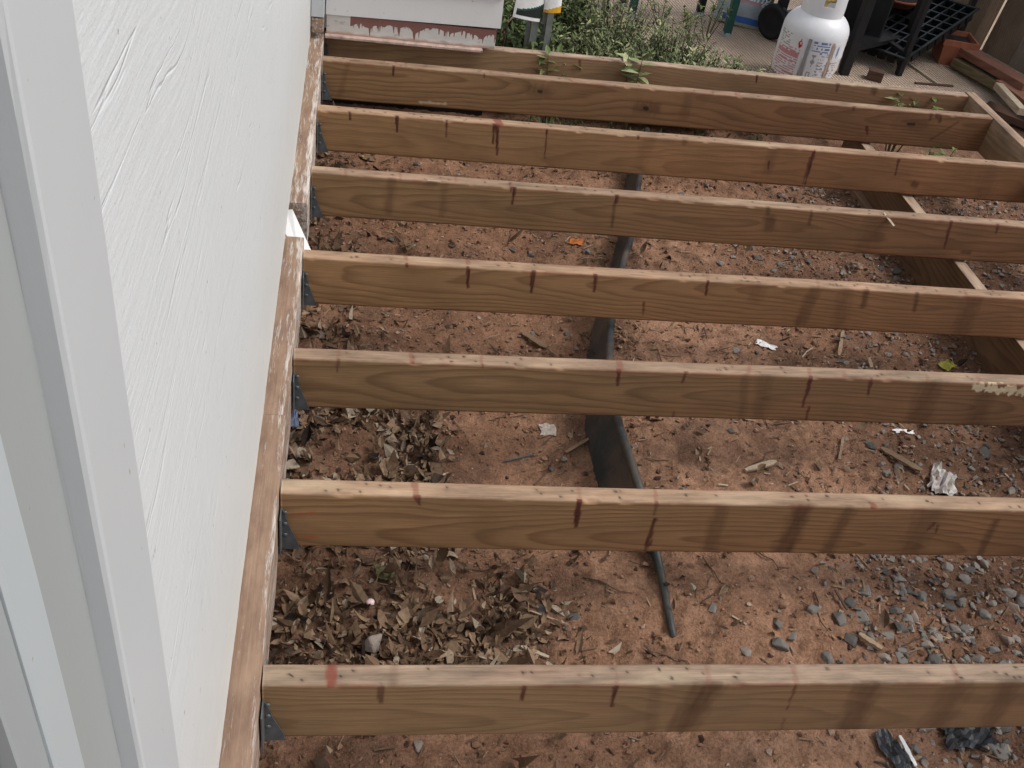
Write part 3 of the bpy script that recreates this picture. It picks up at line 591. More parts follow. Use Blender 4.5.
# red paint: a ragged band under the siding with drips running down from it
dr = k.noise(k.map(c, scale=(75, 0, 0)), 1.0, 2, 0.6); dl = k.noise(k.map(c, scale=(13, 0, 0), loc=(1.7, 0, 0)), 1.0, 2)
dr2 = k.noise(k.map(c, scale=(190, 0, 0)), 1.0, 2, 0.6); lim = k.math('ADD', k.math('MULTIPLY_ADD', k.ramp(dr, [(0.50, 0.0), (0.60, 1.0)]), k.math('MULTIPLY_ADD', dr2, 0.06, -0.008), 0.003), k.math('MULTIPLY', k.math('ADD', dl, -0.45, clamp=True), 0.11))
lim = k.math('MULTIPLY', lim, k.ramp(dl, [(0.36, 0.0), (0.46, 1.0)]))
msk = k.math('LESS_THAN', k.math('SUBTRACT', k.math('MULTIPLY_ADD', sx.outputs[0], 0.022, 0.056), sx.outputs[2]), lim)
lo = k.math('GREATER_THAN', sx.outputs[0], 0.085); msk = k.math('MULTIPLY', msk, lo)
col = k.mix(k.math('MULTIPLY', msk, 0.9), col, (0.19, 0.055, 0.04))
low = k.ramp(k.math('ADD', sx.outputs[2], k.math('MULTIPLY_ADD', n1, 0.014, -0.007)), [(0.016, 0.8), (0.021, 0.0)])
col = k.mix(low, col, (0.42, 0.25, 0.19))
k.color(col); k.bump(n1, 0.4, 0.004); SKM = k.mat
mm = MB(); mm.box((0.293, 2.522, 0.044), (0.574, 0.022, 0.066), bev=0.002); spart(mm, 'skirt_board', SKM)
mm = MB(); mm.box((0.270, 2.513, 0.0065), (0.536, 0.046, 0.009), bev=0.002); spart(mm, 'drip_edge', plain('peeling_drip_paint', (0.50, 0.36, 0.30), 0.8, 0.45, 38, 0.5))
mm = MB(); z = 0.076
while z < 1.9:
    mm.add([(0.004, 2.508, z), (0.592, 2.508, z + 0.010), (0.592, 2.520, z + 0.118), (0.004, 2.520, z + 0.108), (0.004, 2.53, z), (0.592, 2.53, z + 0.010), (0.592, 2.53, z + 0.118), (0.004, 2.53, z + 0.108)],
           [(0, 1, 2, 3), (0, 4, 5, 1), (1, 5, 6, 2), (4, 0, 3, 7), (3, 2, 6, 7)]); z += 0.104
spart(mm, 'lap_siding', LAP)
mm = MB(); mm.box((0.24, 3.3, 1.0), (0.68, 1.53, 1.96)); spart(mm, 'shed_body', LAP)
mm = MB(); mm.box((-0.021, 2.485, 0.95), (0.042, 0.042, 1.74), bev=0.002); mm.box((-0.021, 2.485, 0.052), (0.040, 0.042, 0.048), bev=0.004, mi=1); spart(mm, 'corner_trim', [TRM, LEDM])
mm = MB(); mm.box((0.255, 3.36, -0.165), (0.66, 1.42, 0.28)); spart(mm, 'crawl_void_fill', plain('crawl_shade_black', (0.018, 0.016, 0.014), 0.9))  # black fill standing in for the shade of the open crawl space

# ------------------------------------------------------------------ black lawn edging
EDG = plain('black_edging_plastic', (0.035, 0.045, 0.045), 0.42, 0.35, 30, 0.15, spec=0.45)
def catmull(P, n=10):
    P = [P[0]] + P + [P[-1]]; out = []
    for i in range(1, len(P) - 2):
        for s in range(n):
            t = s / n; a, b, c_, d_ = P[i - 1], P[i], P[i + 1], P[i + 2]
            out.append(0.5 * ((2 * b) + (c_ - a) * t + (2 * a - 5 * b + 4 * c_ - d_) * t * t + (3 * b - a - 3 * c_ + d_) * t ** 3))
    out.append(P[-2]); return out
ep = [at(x, y, z=z) for x, y, z in ((647, 130, -0.19), (640, 172, -0.19), (631, 236, -0.19), (622, 265, -0.185), (612, 316, -0.18), (609, 357, -0.175), (611, 395, -0.175), (619, 425, -0.18), (640, 490, -0.19), (657, 556, -0.272), (671, 625, -0.294), (675, 642, -0.315))]
ep = catmull(ep, 9)
mm = MB(); mm.tube(ep, [0.0105 - 0.004 * max(0, i / len(ep) - 0.75) * 4 for i in range(len(ep))], 10)
vs = []; fs = []
for i, p in enumerate(ep):
    d = (ep[min(i + 1, len(ep) - 1)] - ep[max(i - 1, 0)]); d.z = 0; d.normalize(); s_ = Vector((-d.y, d.x, 0))
    wv = 0.004 * noise.noise(p * 9)
    for t, thk in ((0, 0.0018), (0.5, 0.0018), (1.0, 0.0018)):
        zz = p.z + (min(p.z - 0.02, GZ - 0.03) - p.z) * t; o_ = s_ * (wv * math.sin(t * 3) - 0.05 * t * min(1, max(0, (p.z - GZ) / 0.11)) ** 3)
        vs += [p.xyz * 1 + o_ + s_ * thk + Vector((0, 0, zz - p.z)), p.xyz * 1 + o_ - s_ * thk + Vector((0, 0, zz - p.z))]
for i in range(len(ep) - 1):
    for t in range(2):
        a_ = i * 6 + t * 2; b_ = a_ + 6
        fs += [(a_, a_ + 2, b_ + 2, b_), (a_ + 1, b_ + 1, b_ + 3, a_ + 3)]
mm.add(vs, fs); EK = NT('edging_plastic', 0.45); ec = EK.coord(); e1 = EK.noise(ec, 7, 5, 0.65); e2 = EK.noise(ec, 130, 3)
EK.color(EK.mix(EK.ramp(EK.math('MULTIPLY_ADD', e2, 0.3, e1), [(0.55, 0.0), (0.85, 0.6)]), (0.036, 0.044, 0.045), (0.17, 0.115, 0.085))); EK.bump(e1, 0.3, 0.01)
o = mm.build('lawn_edging', EK.mat, smooth=True)
tag(o, 'black plastic lawn edging strip with rounded top bead curving through the soil under the joists', 'edging')

# ------------------------------------------------------------------ loose stuff on the soil
def rnd_ground(n, dens, xr=(0.0, 2.4), yr=(-0.3, 2.5)):
    out = []
    while len(out) < n:
        x = random.uniform(*xr); y = random.uniform(*yr)
        if random.random() < dens(x, y): out.append((x, y))
    return out
LEAFM = tinted('dead_leaves', [(0.0, (0.035, 0.022, 0.016)), (0.3, (0.105, 0.062, 0.036)), (0.6, (0.225, 0.140, 0.082)), (0.85, (0.36, 0.245, 0.155)), (1.0, (0.40, 0.33, 0.25))], 0.8, 0.45, 120)
mm = MB()
for x, y in rnd_ground(4900, lambda x, y: litter(x, y) + (0.02 if y > 0.16 else 0.004), (-0.03, 1.9), (-0.3, 2.5)):
    L = min(0.046, 0.010 + random.expovariate(1 / 0.011)) * (0.8 if x > 0.5 else 1); a = random.uniform(0, 6.28); tl = random.gauss(0.05, 0.3)
    d = Vector((math.cos(a) * math.cos(tl), math.sin(a) * math.cos(tl), math.sin(tl)))
    s_ = Vector((-math.sin(a), math.cos(a), random.gauss(0, 0.5)))
    mm.leaf((x, y, soil_h(x, y) + random.uniform(0.002, 0.016)), d, s_, L, L * random.uniform(0.35, 0.9), random.gauss(0, 0.9), random.uniform(-1.3, 1.3), tint=min(1, max(0, random.gauss(0.56, 0.27))))
o = mm.build('leaf_litter', LEAFM); tag(o, 'brown curled dead leaves carpeting the soil along the ledger', 'leaf litter', kind='stuff')

# crumbs of clay and grit
def hull(n, sx, sy, sz, rr, rnd=0.75):
    bm = bmesh.new()
    for _ in range(n):
        v = Vector((rr.gauss(0, 1), rr.gauss(0, 1), rr.gauss(0, 1))).normalized() * rr.uniform(rnd, 1)
        bm.verts.new((v.x * sx, v.y * sy, v.z * sz))
    r = bmesh.ops.convex_hull(bm, input=bm.verts); bmesh.ops.delete(bm, geom=list({e for e in r['geom_interior'] if isinstance(e, bmesh.types.BMVert)} | {e for e in r['geom_unused'] if isinstance(e, bmesh.types.BMVert)}), context='VERTS')
    return bm
rr = random.Random(3)
CR = []
for _ in range(10):
    bm = hull(9, 1, 0.8, 0.6, rr); bm.verts.ensure_lookup_table(); bm.verts.index_update()
    CR.append(([v.co.copy() for v in bm.verts], [[v.index for v in f.verts] for f in bm.faces])); bm.free()
mm = MB()
def crumb(mm, x, y, s, tint, sink=0.25):
    vs, fs = random.choice(CR); a = random.uniform(0, 6.28); ca, sa = math.cos(a), math.sin(a); z = soil_h(x, y) + s * (0.5 - sink)
    mm.add([(x + (v.x * ca - v.y * sa) * s, y + (v.x * sa + v.y * ca) * s, z + v.z * s) for v in vs], fs, 0, tint)
for x, y in rnd_ground(20000, lambda x, y: 0.55 - 0.35 * clay(x, y) + 0.5 * max(0, noise.noise(Vector((x * 4, y * 4, 7))) * 2) + 0.4 * grav(x, y), (-0.02, 2.6), (-0.3, 2.5)):
    crumb(mm, x, y, min(0.013, 0.0024 + random.expovariate(1 / 0.0027)), random.gauss(0.5, 0.25))
CLOD = tinted('clay_crumbs', [(0.0, (0.07, 0.04, 0.027)), (0.4, (0.20, 0.106, 0.061)), (0.75, (0.38, 0.225, 0.14)), (0.95, (0.45, 0.32, 0.24))], 0.95, 0.35, 200)
tag(mm.build('soil_crumbs', CLOD), 'small crumbs of reddish clay strewn over the ground', 'soil crumbs', kind='stuff')
mm = MB()
for x, y in rnd_ground(4300, lambda x, y: grav(x, y) + 0.015, (0.5, 2.7), (-0.3, 2.6)):
    crumb(mm, x, y, random.uniform(0.004, 0.0135), random.gauss(0.5, 0.28), 0.1)
STC = [(0.0, (0.105, 0.098, 0.090)), (0.4, (0.235, 0.215, 0.192)), (0.7, (0.34, 0.30, 0.26)), (0.9, (0.30, 0.235, 0.19)), (1.0, (0.38, 0.30, 0.25))]
STM = tinted('grey_stone', STC, 0.8, 0.35, 90)
tag(mm.build('gravel', STM), 'fine grey gravel mixed into the dirt on the right', 'gravel', kind='stuff')
# splinters and twigs
CHIP = tinted('wood_splinters', [(0.0, (0.07, 0.045, 0.03)), (0.4, (0.20, 0.125, 0.075)), (0.75, (0.36, 0.25, 0.155)), (1.0, (0.50, 0.40, 0.29))], 0.85, 0.35, 150)
mm = MB()
for x, y in rnd_ground(2300, lambda x, y: 0.25 + 0.6 * (0.8 < x < 1.5 and 0.5 < y < 2.0) + 0.4 * grav(x, y), (0.0, 2.4), (-0.3, 2.4)):
    L = min(0.07, 0.008 + random.expovariate(1 / 0.014)); a = random.uniform(0, 6.28); z = soil_h(x, y) + 0.004
    q = Vector((math.cos(a), math.sin(a), random.gauss(0, 0.18))) * L / 2
    mm.bar(Vector((x, y, z)) - q, Vector((x, y, z)) + q, random.uniform(0.0012, 0.0045), random.uniform(0.001, 0.002), tint=min(1, max(0, random.gauss(0.5, 0.27))))
for x, y in rnd_ground(110, lambda x, y: 0.5, (0.0, 2.2), (-0.25, 2.3)):
    L = random.uniform(0.04, 0.13); a = random.uniform(0, 6.28); pts = []
    for i in range(5):
        xx = x + math.cos(a) * L * i / 4; yy = y + math.sin(a) * L * i / 4; a += random.gauss(0, 0.18); pts.append((xx, yy, soil_h(xx, yy) + 0.004))
    mm.tube(pts, [0.0018, 0.0017, 0.0015, 0.0013, 0.0008], 5, tint=random.uniform(0.0, 0.55))
tag(mm.build('wood_debris', CHIP), 'scattered splinters, bark and thin twigs on the soil', 'wood debris', kind='stuff')

# single stones
SM = []
for i in range(12):
    mm = MB(); bm = hull(16, 1, rr.uniform(0.6, 0.95), rr.uniform(0.4, 0.65), rr, 0.8)
    bmesh.ops.bevel(bm, geom=bm.edges[:], offset=0.06, segments=1, affect='EDGES')
    mm.addbm(bm, None, 0, (0.05, 0.3, 0.45, 0.6, 0.78, 0.92)[i % 6])
    o = mm.build('stone', STM); SM.append(o.data); bpy.data.objects.remove(o)
def stone(x, y, s, kind, label, group, rz=None, tilt=0.0):
    o = link('stone', SM[kind]); z = soil_h(x, y)
    o.location = (x, y, z + s * 0.12); o.scale = (s, s, s); o.rotation_euler = (random.gauss(0, 0.15) + tilt, random.gauss(0, 0.15), rz if rz is not None else random.uniform(0, 6.28))
    tag(o, label, 'stone', group); return o
LONE = [  # px, py, size px, mesh, label
 (375, 650, 17, 10, 'big flat grey-brown stone wedged in the leaf litter behind the nearest joist'),
 (712, 609, 7, 2, 'small grey stone on bare clay right of the thin buried end of the edging'),
 (746, 652, 7, 3, 'grey stone on the clay close behind the nearest joist, right of the edging end'),
 (777, 624, 8, 1, 'upright grey stone, one of a tight trio near the clay edge behind the nearest joist'),
 (779, 645, 12, 1, 'largest grey stone of a tight trio close behind the nearest joist'),
 (792, 637, 7, 2, 'slim grey stone on the right of a tight trio behind the nearest joist'),
 (850, 641, 10, 6, 'dark blue-grey stone beside a tan bark piece behind the nearest joist'),
 (541, 610, 9, 0, 'dark slate chip on the clay between the first two joists'),
 (574, 617, 8, 0, 'flat dark grey stone right of a slate chip between the first two joists'),
 (420, 747, 10, 4, 'pale tan stone lying just in front of the nearest joist'),
 (860, 618, 12, 2, 'rounded grey stone left of the gravel patch behind the nearest joist'),
 (735, 351, 6, 3, 'pale pebble on smooth clay left of a torn white paper scrap'),
 (437, 290, 6, 6, 'blue-grey stone in the soil behind the third joist'),
 (567, 335, 6, 0, 'dark stone left of the edging behind the third joist'),
 (512, 250, 5, 0, 'left one of two dark stones behind the fourth joist'),
 (531, 256, 6, 6, 'right one of two dark stones behind the fourth joist'),
 (587, 252, 6, 1, 'grey stone just left of the edging behind the fourth joist'),
 (781, 266, 6, 1, 'leaning pale grey stone in a row of stones behind the fourth joist'),
 (757, 259, 8, 0, 'long dark stone in a row of stones behind the fourth joist'),
 (896, 272, 9, 0, 'dark stone against the support beam behind the fourth joist'),
 (871, 447, 7, 6, 'blue stone among chips behind the second joist'),
 (984, 455, 11, 0, 'dark blue-grey stone at the right edge behind the second joist'),
 (846, 338, 6, 0, 'dark stone below the fourth joist left of the beam'),
 (800, 680, 8, 1, 'grey stone hidden low against the nearest joist'),
 (730, 432, 5, 6, 'blue chip on the clay behind the second joist')]
def px2m(px, p): return px * (p - CAMLOC).length / FPX
for x, y, s, kd, lb in LONE:
    if lb.startswith('grey stone hidden'): continue
    p = g_at(x, y); o = stone(p.x, p.y, px2m(s, p), kd, lb, None)
    if 'litter' in lb: o.location.z += 0.022; o.rotation_euler = (0.1, -0.12, 0.4)
GL = {0: 'dark blue-grey angular stone', 1: 'mid grey angular stone', 2: 'grey broken stone', 3: 'light grey stone', 4: 'tan stone', 5: 'pale buff stone'}
ZN = [('in the gravel patch behind the nearest joist', lambda x, y: grav(x, y) * min(1, max(0.12, (x - 1.1) / 0.3)) if 0.02 < y < 0.42 else 0, (1.0, 1.72), (0.02, 0.42), 165, (0.009, 0.025)),
      ('among chips between the second and third joists', lambda x, y: grav(x, y) if 0.45 < y < 0.85 else 0, (1.0, 1.95), (0.45, 0.9), 44, (0.009, 0.024)),
      ('left of the beam between the third and fourth joists', lambda x, y: grav(x, y), (1.25, 1.93), (0.95, 1.3), 22, (0.009, 0.02)),
      ('near the beam between the fourth and fifth joists', lambda x, y: 0.8, (1.25, 1.9), (1.55, 1.85), 24, (0.009, 0.02)),
      ('in front of the nearest joist at the right', lambda x, y: 0.8, (0.9, 1.5), (-0.22, -0.08), 16, (0.010, 0.02)),
      ('on the clay left of the edging', lambda x, y: 0.7, (0.08, 0.72), (0.95, 2.2), 26, (0.006, 0.014)),
      ('under the far joists near the plank', lambda x, y: 0.7, (1.1, 1.9), (2.0, 2.5), 26, (0.008, 0.018))]
for where, df, xr, yr, n, (s0, s1) in ZN:
    for x, y in rnd_ground(n, df, xr, yr):
        kd = random.choice([0, 0, 1, 1, 1, 2, 2, 3, 6, 7, 8, 4, 5]); stone(x, y, random.uniform(s0, s1) * random.uniform(0.8, 1.1), kd, GL[kd % 6] + ' ' + where, 'loose stones ' + where)

# single scraps
WH = plain('white_paper', (0.78, 0.77, 0.75), 0.6, 0.08, 20, 0.2)
def crumple(name, px, py, wpx, hpx, mat, label, cat, hgt=0.25, seed=1, rz=0.0, nx_=9, ny_=7, lift=0.004):
    """an irregular crumpled scrap of sheet lying on the soil"""
    p = g_at(px, py); W = px2m(wpx, p); H = px2m(hpx, p) / 0.62; mm = MB(); vs = []; fs = []
    for j in range(ny_):
        for i in range(nx_):
            u = i / (nx_ - 1) - 0.5; v = j / (ny_ - 1) - 0.5; e = 1 + 0.35 * noise.noise(Vector((u * 3, v * 3, seed)))
            x = u * W * e; y = v * H * e; q = Vector((x * math.cos(rz) - y * math.sin(rz), x * math.sin(rz) + y * math.cos(rz), 0))
            z = lift + W * hgt * abs(noise.noise(Vector((u * 4.5, v * 4.5, seed + 5)))) + soil_h(p.x + q.x, p.y + q.y) - p.z
            vs.append((q.x, q.y, z))
    for j in range(ny_ - 1):
        for i in range(nx_ - 1): fs.append((j * nx_ + i, j * nx_ + i + 1, (j + 1) * nx_ + i + 1, (j + 1) * nx_ + i))
    mm.add(vs, fs); o = mm.build(name, mat); o.location = p
    sm = o.modifiers.new('thickness', 'SOLIDIFY'); sm.thickness = 0.001
    return tag(o, label, cat)
crumple('paper_scrap', 766, 346, 19, 5, WH, 'torn white paper scrap on the clay between the third and fourth joists', 'paper scrap', 0.12, 2, -0.35)
crumple('paper_scrap', 904, 432, 22, 3.5, WH, 'narrow white paper scrap just below the joist with torn top edge', 'paper scrap', 0.10, 3, 0.15)
crumple('plastic_film', 940, 485, 24, 22, plain('clear_film', (0.50, 0.46, 0.43), 0.45, 0.25, 40, 0.3, spec=0.4), 'crumpled whitish plastic film on the dirt behind the second joist', 'plastic film', 0.5, 4, -0.6, 13, 13)
BLK = plain('black_sheet_plastic', (0.018, 0.020, 0.023), 0.4, 0.4, 30, 0.3, spec=0.5)
crumple('plastic_sheet', 962, 733, 48, 20, BLK, 'folded black plastic sheet half hidden under the nearest joist at right', 'plastic sheet', 0.22, 5, 0.05, 11, 9, 0.008)
crumple('plastic_sheet', 891, 754, 20, 24, BLK, 'small torn black plastic piece beside a white stick in front of the nearest joist', 'plastic sheet', 0.2, 6, 0.3, 9, 9, 0.008)
crumple('rag', 291, 421, 14, 26, plain('blue_rag', (0.12, 0.15, 0.23), 0.9, 0.3, 30, 0.4), 'faded bluish rag in the litter against the ledger behind the second joist', 'rag', 0.35, 8, 0.1, 9, 7, 0.022)
crumple('disc', 547, 432, 15, 9, plain('grey_disc', (0.42, 0.36, 0.31), 0.7, 0.35, 80, 0.3), 'pale mottled round disc on the clay left of the edging', 'disc', 0.08, 9, 0.0)
crumple('leaf', 576, 243, 14, 6, plain('orange_leaf', (0.42, 0.13, 0.03), 0.7, 0.3, 60, 0.2), 'single orange leaf among dark stones behind the fourth joist', 'leaf', 0.25, 10, -0.4, 6, 5)
crumple('leaf', 947, 366, 12, 7, plain('yellow_leaf', (0.33, 0.31, 0.05), 0.7, 0.3, 60, 0.2), 'single yellow-green leaf on dark stones behind the joist with torn top edge', 'leaf', 0.3, 11, 0.4, 6, 5)
crumple('leaf', 384, 577, 17, 11, plain('faded_green_leaf', (0.115, 0.105, 0.05), 0.75, 0.4, 60, 0.2), 'large faded green leaf in the brown litter between the first two joists', 'leaf', 0.22, 12, 0.2, 7, 6, 0.016)
def scrap(name, a, b, wpx, th, mat, label, cat, lift=0.006, tint=0.7):
    p, q = g_at(*a), g_at(*b); mm = MB(); wd = px2m(wpx, p); c_ = (p + q) / 2
    n = 6; vs = []; d = (q - p); s_ = Vector((-d.y, d.x, 0)).normalized()
    for i in range(n + 1):
        t = i / n; w_ = wd * 0.5 * (0.75 + 0.5 * noise.noise(Vector((t * 4, p.x * 9, 0)))) * (0.55 if i in (0, n) else 1); cc = p + d * t - c_ + Vector((0, 0, lift))
        vs += [cc - s_ * w_, cc + s_ * w_, cc + s_ * w_ + Vector((0, 0, th)), cc - s_ * w_ + Vector((0, 0, th))]
    fs = [(0, 1, 2, 3), (n * 4 + 3, n * 4 + 2, n * 4 + 1, n * 4)]
    for i in range(n):
        for k_ in range(4): fs.append((i * 4 + k_, (i + 1) * 4 + k_, (i + 1) * 4 + (k_ + 1) % 4, i * 4 + (k_ + 1) % 4))
    mm.add(vs, [f[::-1] for f in fs], 0, tint); o = mm.build(cat.replace(' ', '_'), mat); o.location = c_
    return tag(o, label, cat)
scrap('wood_chip', (744, 473), (775, 464), 8, 0.006, CHIP, 'pale thick wood chip on smooth clay right of the edging', 'wood chip', tint=0.95)
scrap('wood_chip', (842, 440), (838, 462), 4, 0.004, CHIP, 'upright-pointing tan splinter behind the second joist', 'wood chip', tint=0.8)
scrap('wood_chip', (880, 450), (920, 473), 8, 0.005, CHIP, 'long brown wood offcut in the chips behind the second joist', 'wood chip', tint=0.55)
scrap('wood_chip', (520, 649), (548, 660), 5, 0.005, CHIP, 'white-edged splinter touching the back of the nearest joist', 'wood chip', tint=1.0)
scrap('wood_chip', (898, 738), (914, 768), 5, 0.004, WH, 'white painted stick crossing black plastic in front of the nearest joist', 'stick')
scrap('wood_chip', (857, 637), (880, 652), 7, 0.008, CHIP, 'tan bark piece right of a dark blue-grey stone behind the nearest joist', 'bark piece', tint=0.8)
scrap('wood_chip', (522, 334), (546, 350), 8, 0.004, CHIP, 'brown flat chip between litter and edging behind the third joist', 'wood chip', tint=0.5)
scrap('wood_chip', (838, 358), (842, 333), 4, 0.004, CHIP, 'tan splinter standing out on the soil under the fourth joist', 'wood chip', tint=0.75)
scrap('wood_chip', (868, 360), (872, 375), 4, 0.004, CHIP, 'short tan splinter just behind the joist with torn top edge', 'wood chip', tint=0.8)
scrap('wood_chip', (565, 455), (590, 440), 4, 0.004, CHIP, 'dark splinter left of the widest part of the edging', 'wood chip', tint=0.6)
scrap('nail', (503, 464), (533, 458), 2.5, 0.003, galv, 'thin grey metal rod lying on the clay behind the second joist', 'rod')
scrap('wood_chip', (834, 592), (846, 612), 3, 0.003, CHIP, 'dark thin stick at the edge of the gravel patch', 'stick', tint=0.1)
mm = MB(); bm = bmesh.new(); bmesh.ops.create_icosphere(bm, subdivisions=2, radius=1.0)
for v in bm.verts: v.co *= 1 + 0.25 * noise.noise(v.co * 1.7)
p = g_at(370, 609); s_ = px2m(4.5, p); mm.addbm(bm, Matrix.Diagonal((s_, s_ * .8, s_ * .6, 1)))
o = mm.build('pebble', plain('pink_pebble', (0.72, 0.55, 0.55), 0.5, 0.15, 60), smooth=True); o.location = p + Vector((0, 0, 0.022))
tag(o, 'small pinkish white pebble on top of the brown leaf litter', 'pebble')
# straw splinter and wood shavings lying on joists
def on_joist(name, a, b, zt, wpx, label, z2=None):
    p, q = at(*a, z=zt), at(*b, z=z2 if z2 is not None else zt); mm = MB(); c_ = (p + q) / 2; mm.bar(p - c_, q - c_, px2m(wpx, p), 0.002, tint=0.97)
    o = mm.build(name, CHIP); o.location = c_; return tag(o, label, 'splinter')
on_joist('splinter', (428, 180.5), (441, 181.5), 0.004, 2, 'straw-coloured splinter on the fifth joist, left half')
on_joist('splinter', (884, 213.0), (894, 226), 0.003, 3, 'pale splinter overhanging the fifth joist right of its middle', -0.02)

# ------------------------------------------------------------------ plants
GREY = tinted('grey_green_leaves', [(0.0, (0.03, 0.045, 0.022)), (0.45, (0.125, 0.160, 0.065)), (0.8, (0.31, 0.34, 0.155)), (1.0, (0.54, 0.53, 0.30))], 0.7, 0.3, 80)
GREEN = tinted('green_leaves', [(0.0, (0.020, 0.035, 0.012)), (0.5, (0.07, 0.11, 0.03)), (0.85, (0.16, 0.21, 0.06)), (1.0, (0.26, 0.28, 0.12))], 0.6, 0.3, 80)
STEM = plain('stems', (0.10, 0.095, 0.05), 0.8, 0.3, 40)
def shrub(x, y, h, rad, n, mat, label, spike=True, seed=0, group='low shrubs behind the far joist'):
    rr = random.Random(seed); root = empty('shrub', (x, y, PZ)); tag(root, label, 'shrub', group)
    fo = MB(); st = MB()
    rad *= 1.25
    for i in range(int(n * 1.7)):
        a = rr.uniform(0, 6.28); r_ = rad * math.sqrt(rr.random()); hh = 1.22 * h * rr.uniform(0.45, 1.0) * (1 - 0.35 * (r_ / rad) ** 2)
        b0 = Vector((math.cos(a) * r_ * 0.6, math.sin(a) * r_ * 0.6, 0)); tip = Vector((math.cos(a) * r_ * 1.1 + rr.gauss(0, 0.02), math.sin(a) * r_ * 1.1 + rr.gauss(0, 0.02), hh))
        md = (b0 + tip) / 2 + Vector((rr.gauss(0, .012), rr.gauss(0, .012), 0))
        st.tube([b0, md, tip], [0.0022, 0.0017, 0.0009], 4)
        tb = rr.gauss(0.48, 0.15)
        for q in range(int(9 + 9 * hh / h)):
            t = 0.25 + 0.75 * q / 16 if q < 16 else 1.0; t = min(t, 1); p = b0.lerp(md, t * 2) if t < 0.5 else md.lerp(tip, t * 2 - 1)
            b = rr.uniform(0, 6.28); up = rr.uniform(0.2, 1.1); d = Vector((math.cos(b), math.sin(b), up)); L = rr.uniform(0.014, 0.030) * (1.4 if not spike else 1)
            fo.leaf(p, d, Vector((-math.sin(b), math.cos(b), rr.gauss(0, .4))), L, L * (0.36 if spike else 0.5), rr.gauss(-0.1, 0.25), 0.25, tint=min(1, max(0, tb + rr.gauss(0, 0.16) + 0.25 * (t - 0.6))))
    fo.build('foliage', mat, root); st.build('stems', STEM, root)
    return root
SH = [ # x, y, h, rad, n, mat, label, spike
 (0.72, 2.80, 0.30, 0.13, 90, GREEN, 'dark green shrub in the shade beside the shed corner', False),
 (0.90, 3.28, 0.34, 0.17, 110, GREEN, 'dark bushy shrub behind the two galvanised posts', False),
 (0.97, 2.82, 0.24, 0.15, 120, GREY, 'silvery grey-green shrub right of the galvanised posts', True),
 (1.12, 3.16, 0.30, 0.19, 150, GREY, 'tallest grey-green shrub, towards the patio behind the far joist', True),
 (1.20, 2.78, 0.22, 0.16, 130, GREY, 'low mounded grey-green shrub in the middle of the row behind the far joist', True),
 (1.38, 3.06, 0.24, 0.15, 110, GREY, 'grey-green shrub with pale tips behind the middle of the row', True),
 (1.45, 2.75, 0.22, 0.14, 110, GREY, 'grey-green shrub with yellowish shoots near the right end of the row', True),
 (1.62, 2.83, 0.19, 0.11, 70, GREY, 'thin grey-green shrub at the right end of the row', True)]
for i, s_ in enumerate(SH): shrub(*s_[:7], spike=s_[7], seed=20 + i)
def grassy(name, x, y, h, n, mat, label, seed, spread=0.05, L=0.05, group=None, z=PZ):
    rr = random.Random(seed); root = empty(name, (x, y, z)); tag(root, label, 'plant', group); fo = MB(); st = MB()
    for i in range(n):
        a = rr.uniform(0, 6.28); hh = h * rr.uniform(0.6, 1.0); tip = Vector((math.cos(a) * spread * rr.random() * 1.4, math.sin(a) * spread * rr.random() * 1.4, hh)); b0 = tip * 0.12; b0.z = 0
        st.tube([b0, (b0 + tip) / 2, tip], [0.003, 0.0022, 0.0012], 5)
        for q in range(10):
            t = 0.62 + 0.38 * q / 9; p = b0.lerp(tip, t); b = rr.uniform(0, 6.28); d = Vector((math.cos(b), math.sin(b), rr.uniform(-0.1, 0.8))); l = L * rr.uniform(0.6, 1.1)
            fo.leaf(p, d, Vector((-math.sin(b), math.cos(b), 0)), l, l * 0.5, rr.gauss(-0.15, 0.2), 0.3, tint=min(1, max(0, rr.gauss(0.75, 0.15))))
    fo.build('foliage', mat, root); st.build('stems', STEM, root); return root
q = at(556, 60, z=-0.03); grassy('weed', q.x, q.y, 0.30, 6, GREEN, 'small weed growing up between the last two joists near the shed corner', 41, 0.05, 0.045, z=GZ)
q = at(640, 64, z=-0.0); grassy('weed', q.x, q.y, 0.33, 4, GREY, 'pale broad-leaved weed poking up between the last two joists', 42, 0.04, 0.08, z=GZ)
q = at(913, 98, z=-0.03); grassy('weed', q.x, q.y, 0.30, 8, GREEN, 'leafy green weed between the last two joists near the rim corner', 43, 0.075, 0.058, z=GZ)
q = at(944, 147, z=-0.10); grassy('weed', q.x, q.y, 0.20, 7, GREEN, 'yellow-green weed under the seventh joist near the rim board', 44, 0.06, 0.05, z=GZ)
for i, (x, y, h, n, lb) in enumerate([(1.45, 3.45, 0.14, 5, 'thin weed on the patio edge behind the shrubs'), (1.62, 3.52, 0.20, 6, 'taller yellow-green weed on the patio left of the potting bag'), (1.72, 3.62, 0.24, 6, 'yellow-green weed crowding the dark chair leg'), (1.52, 3.72, 0.16, 5, 'weed tuft between the chair legs'), (1.83, 2.72, 0.10, 5, 'short wispy weed in front of the gas cylinder'), (1.72, 2.66, 0.09, 4, 'wispy weed just behind the far joist left of the gas cylinder'), (2.0, 2.68, 0.09, 4, 'tiny weed against the gas cylinder base')]):
    grassy('weed', x, y, h, n, GREEN if 0 < i < 4 else GREY, lb, 60 + i, 0.06, 0.03)
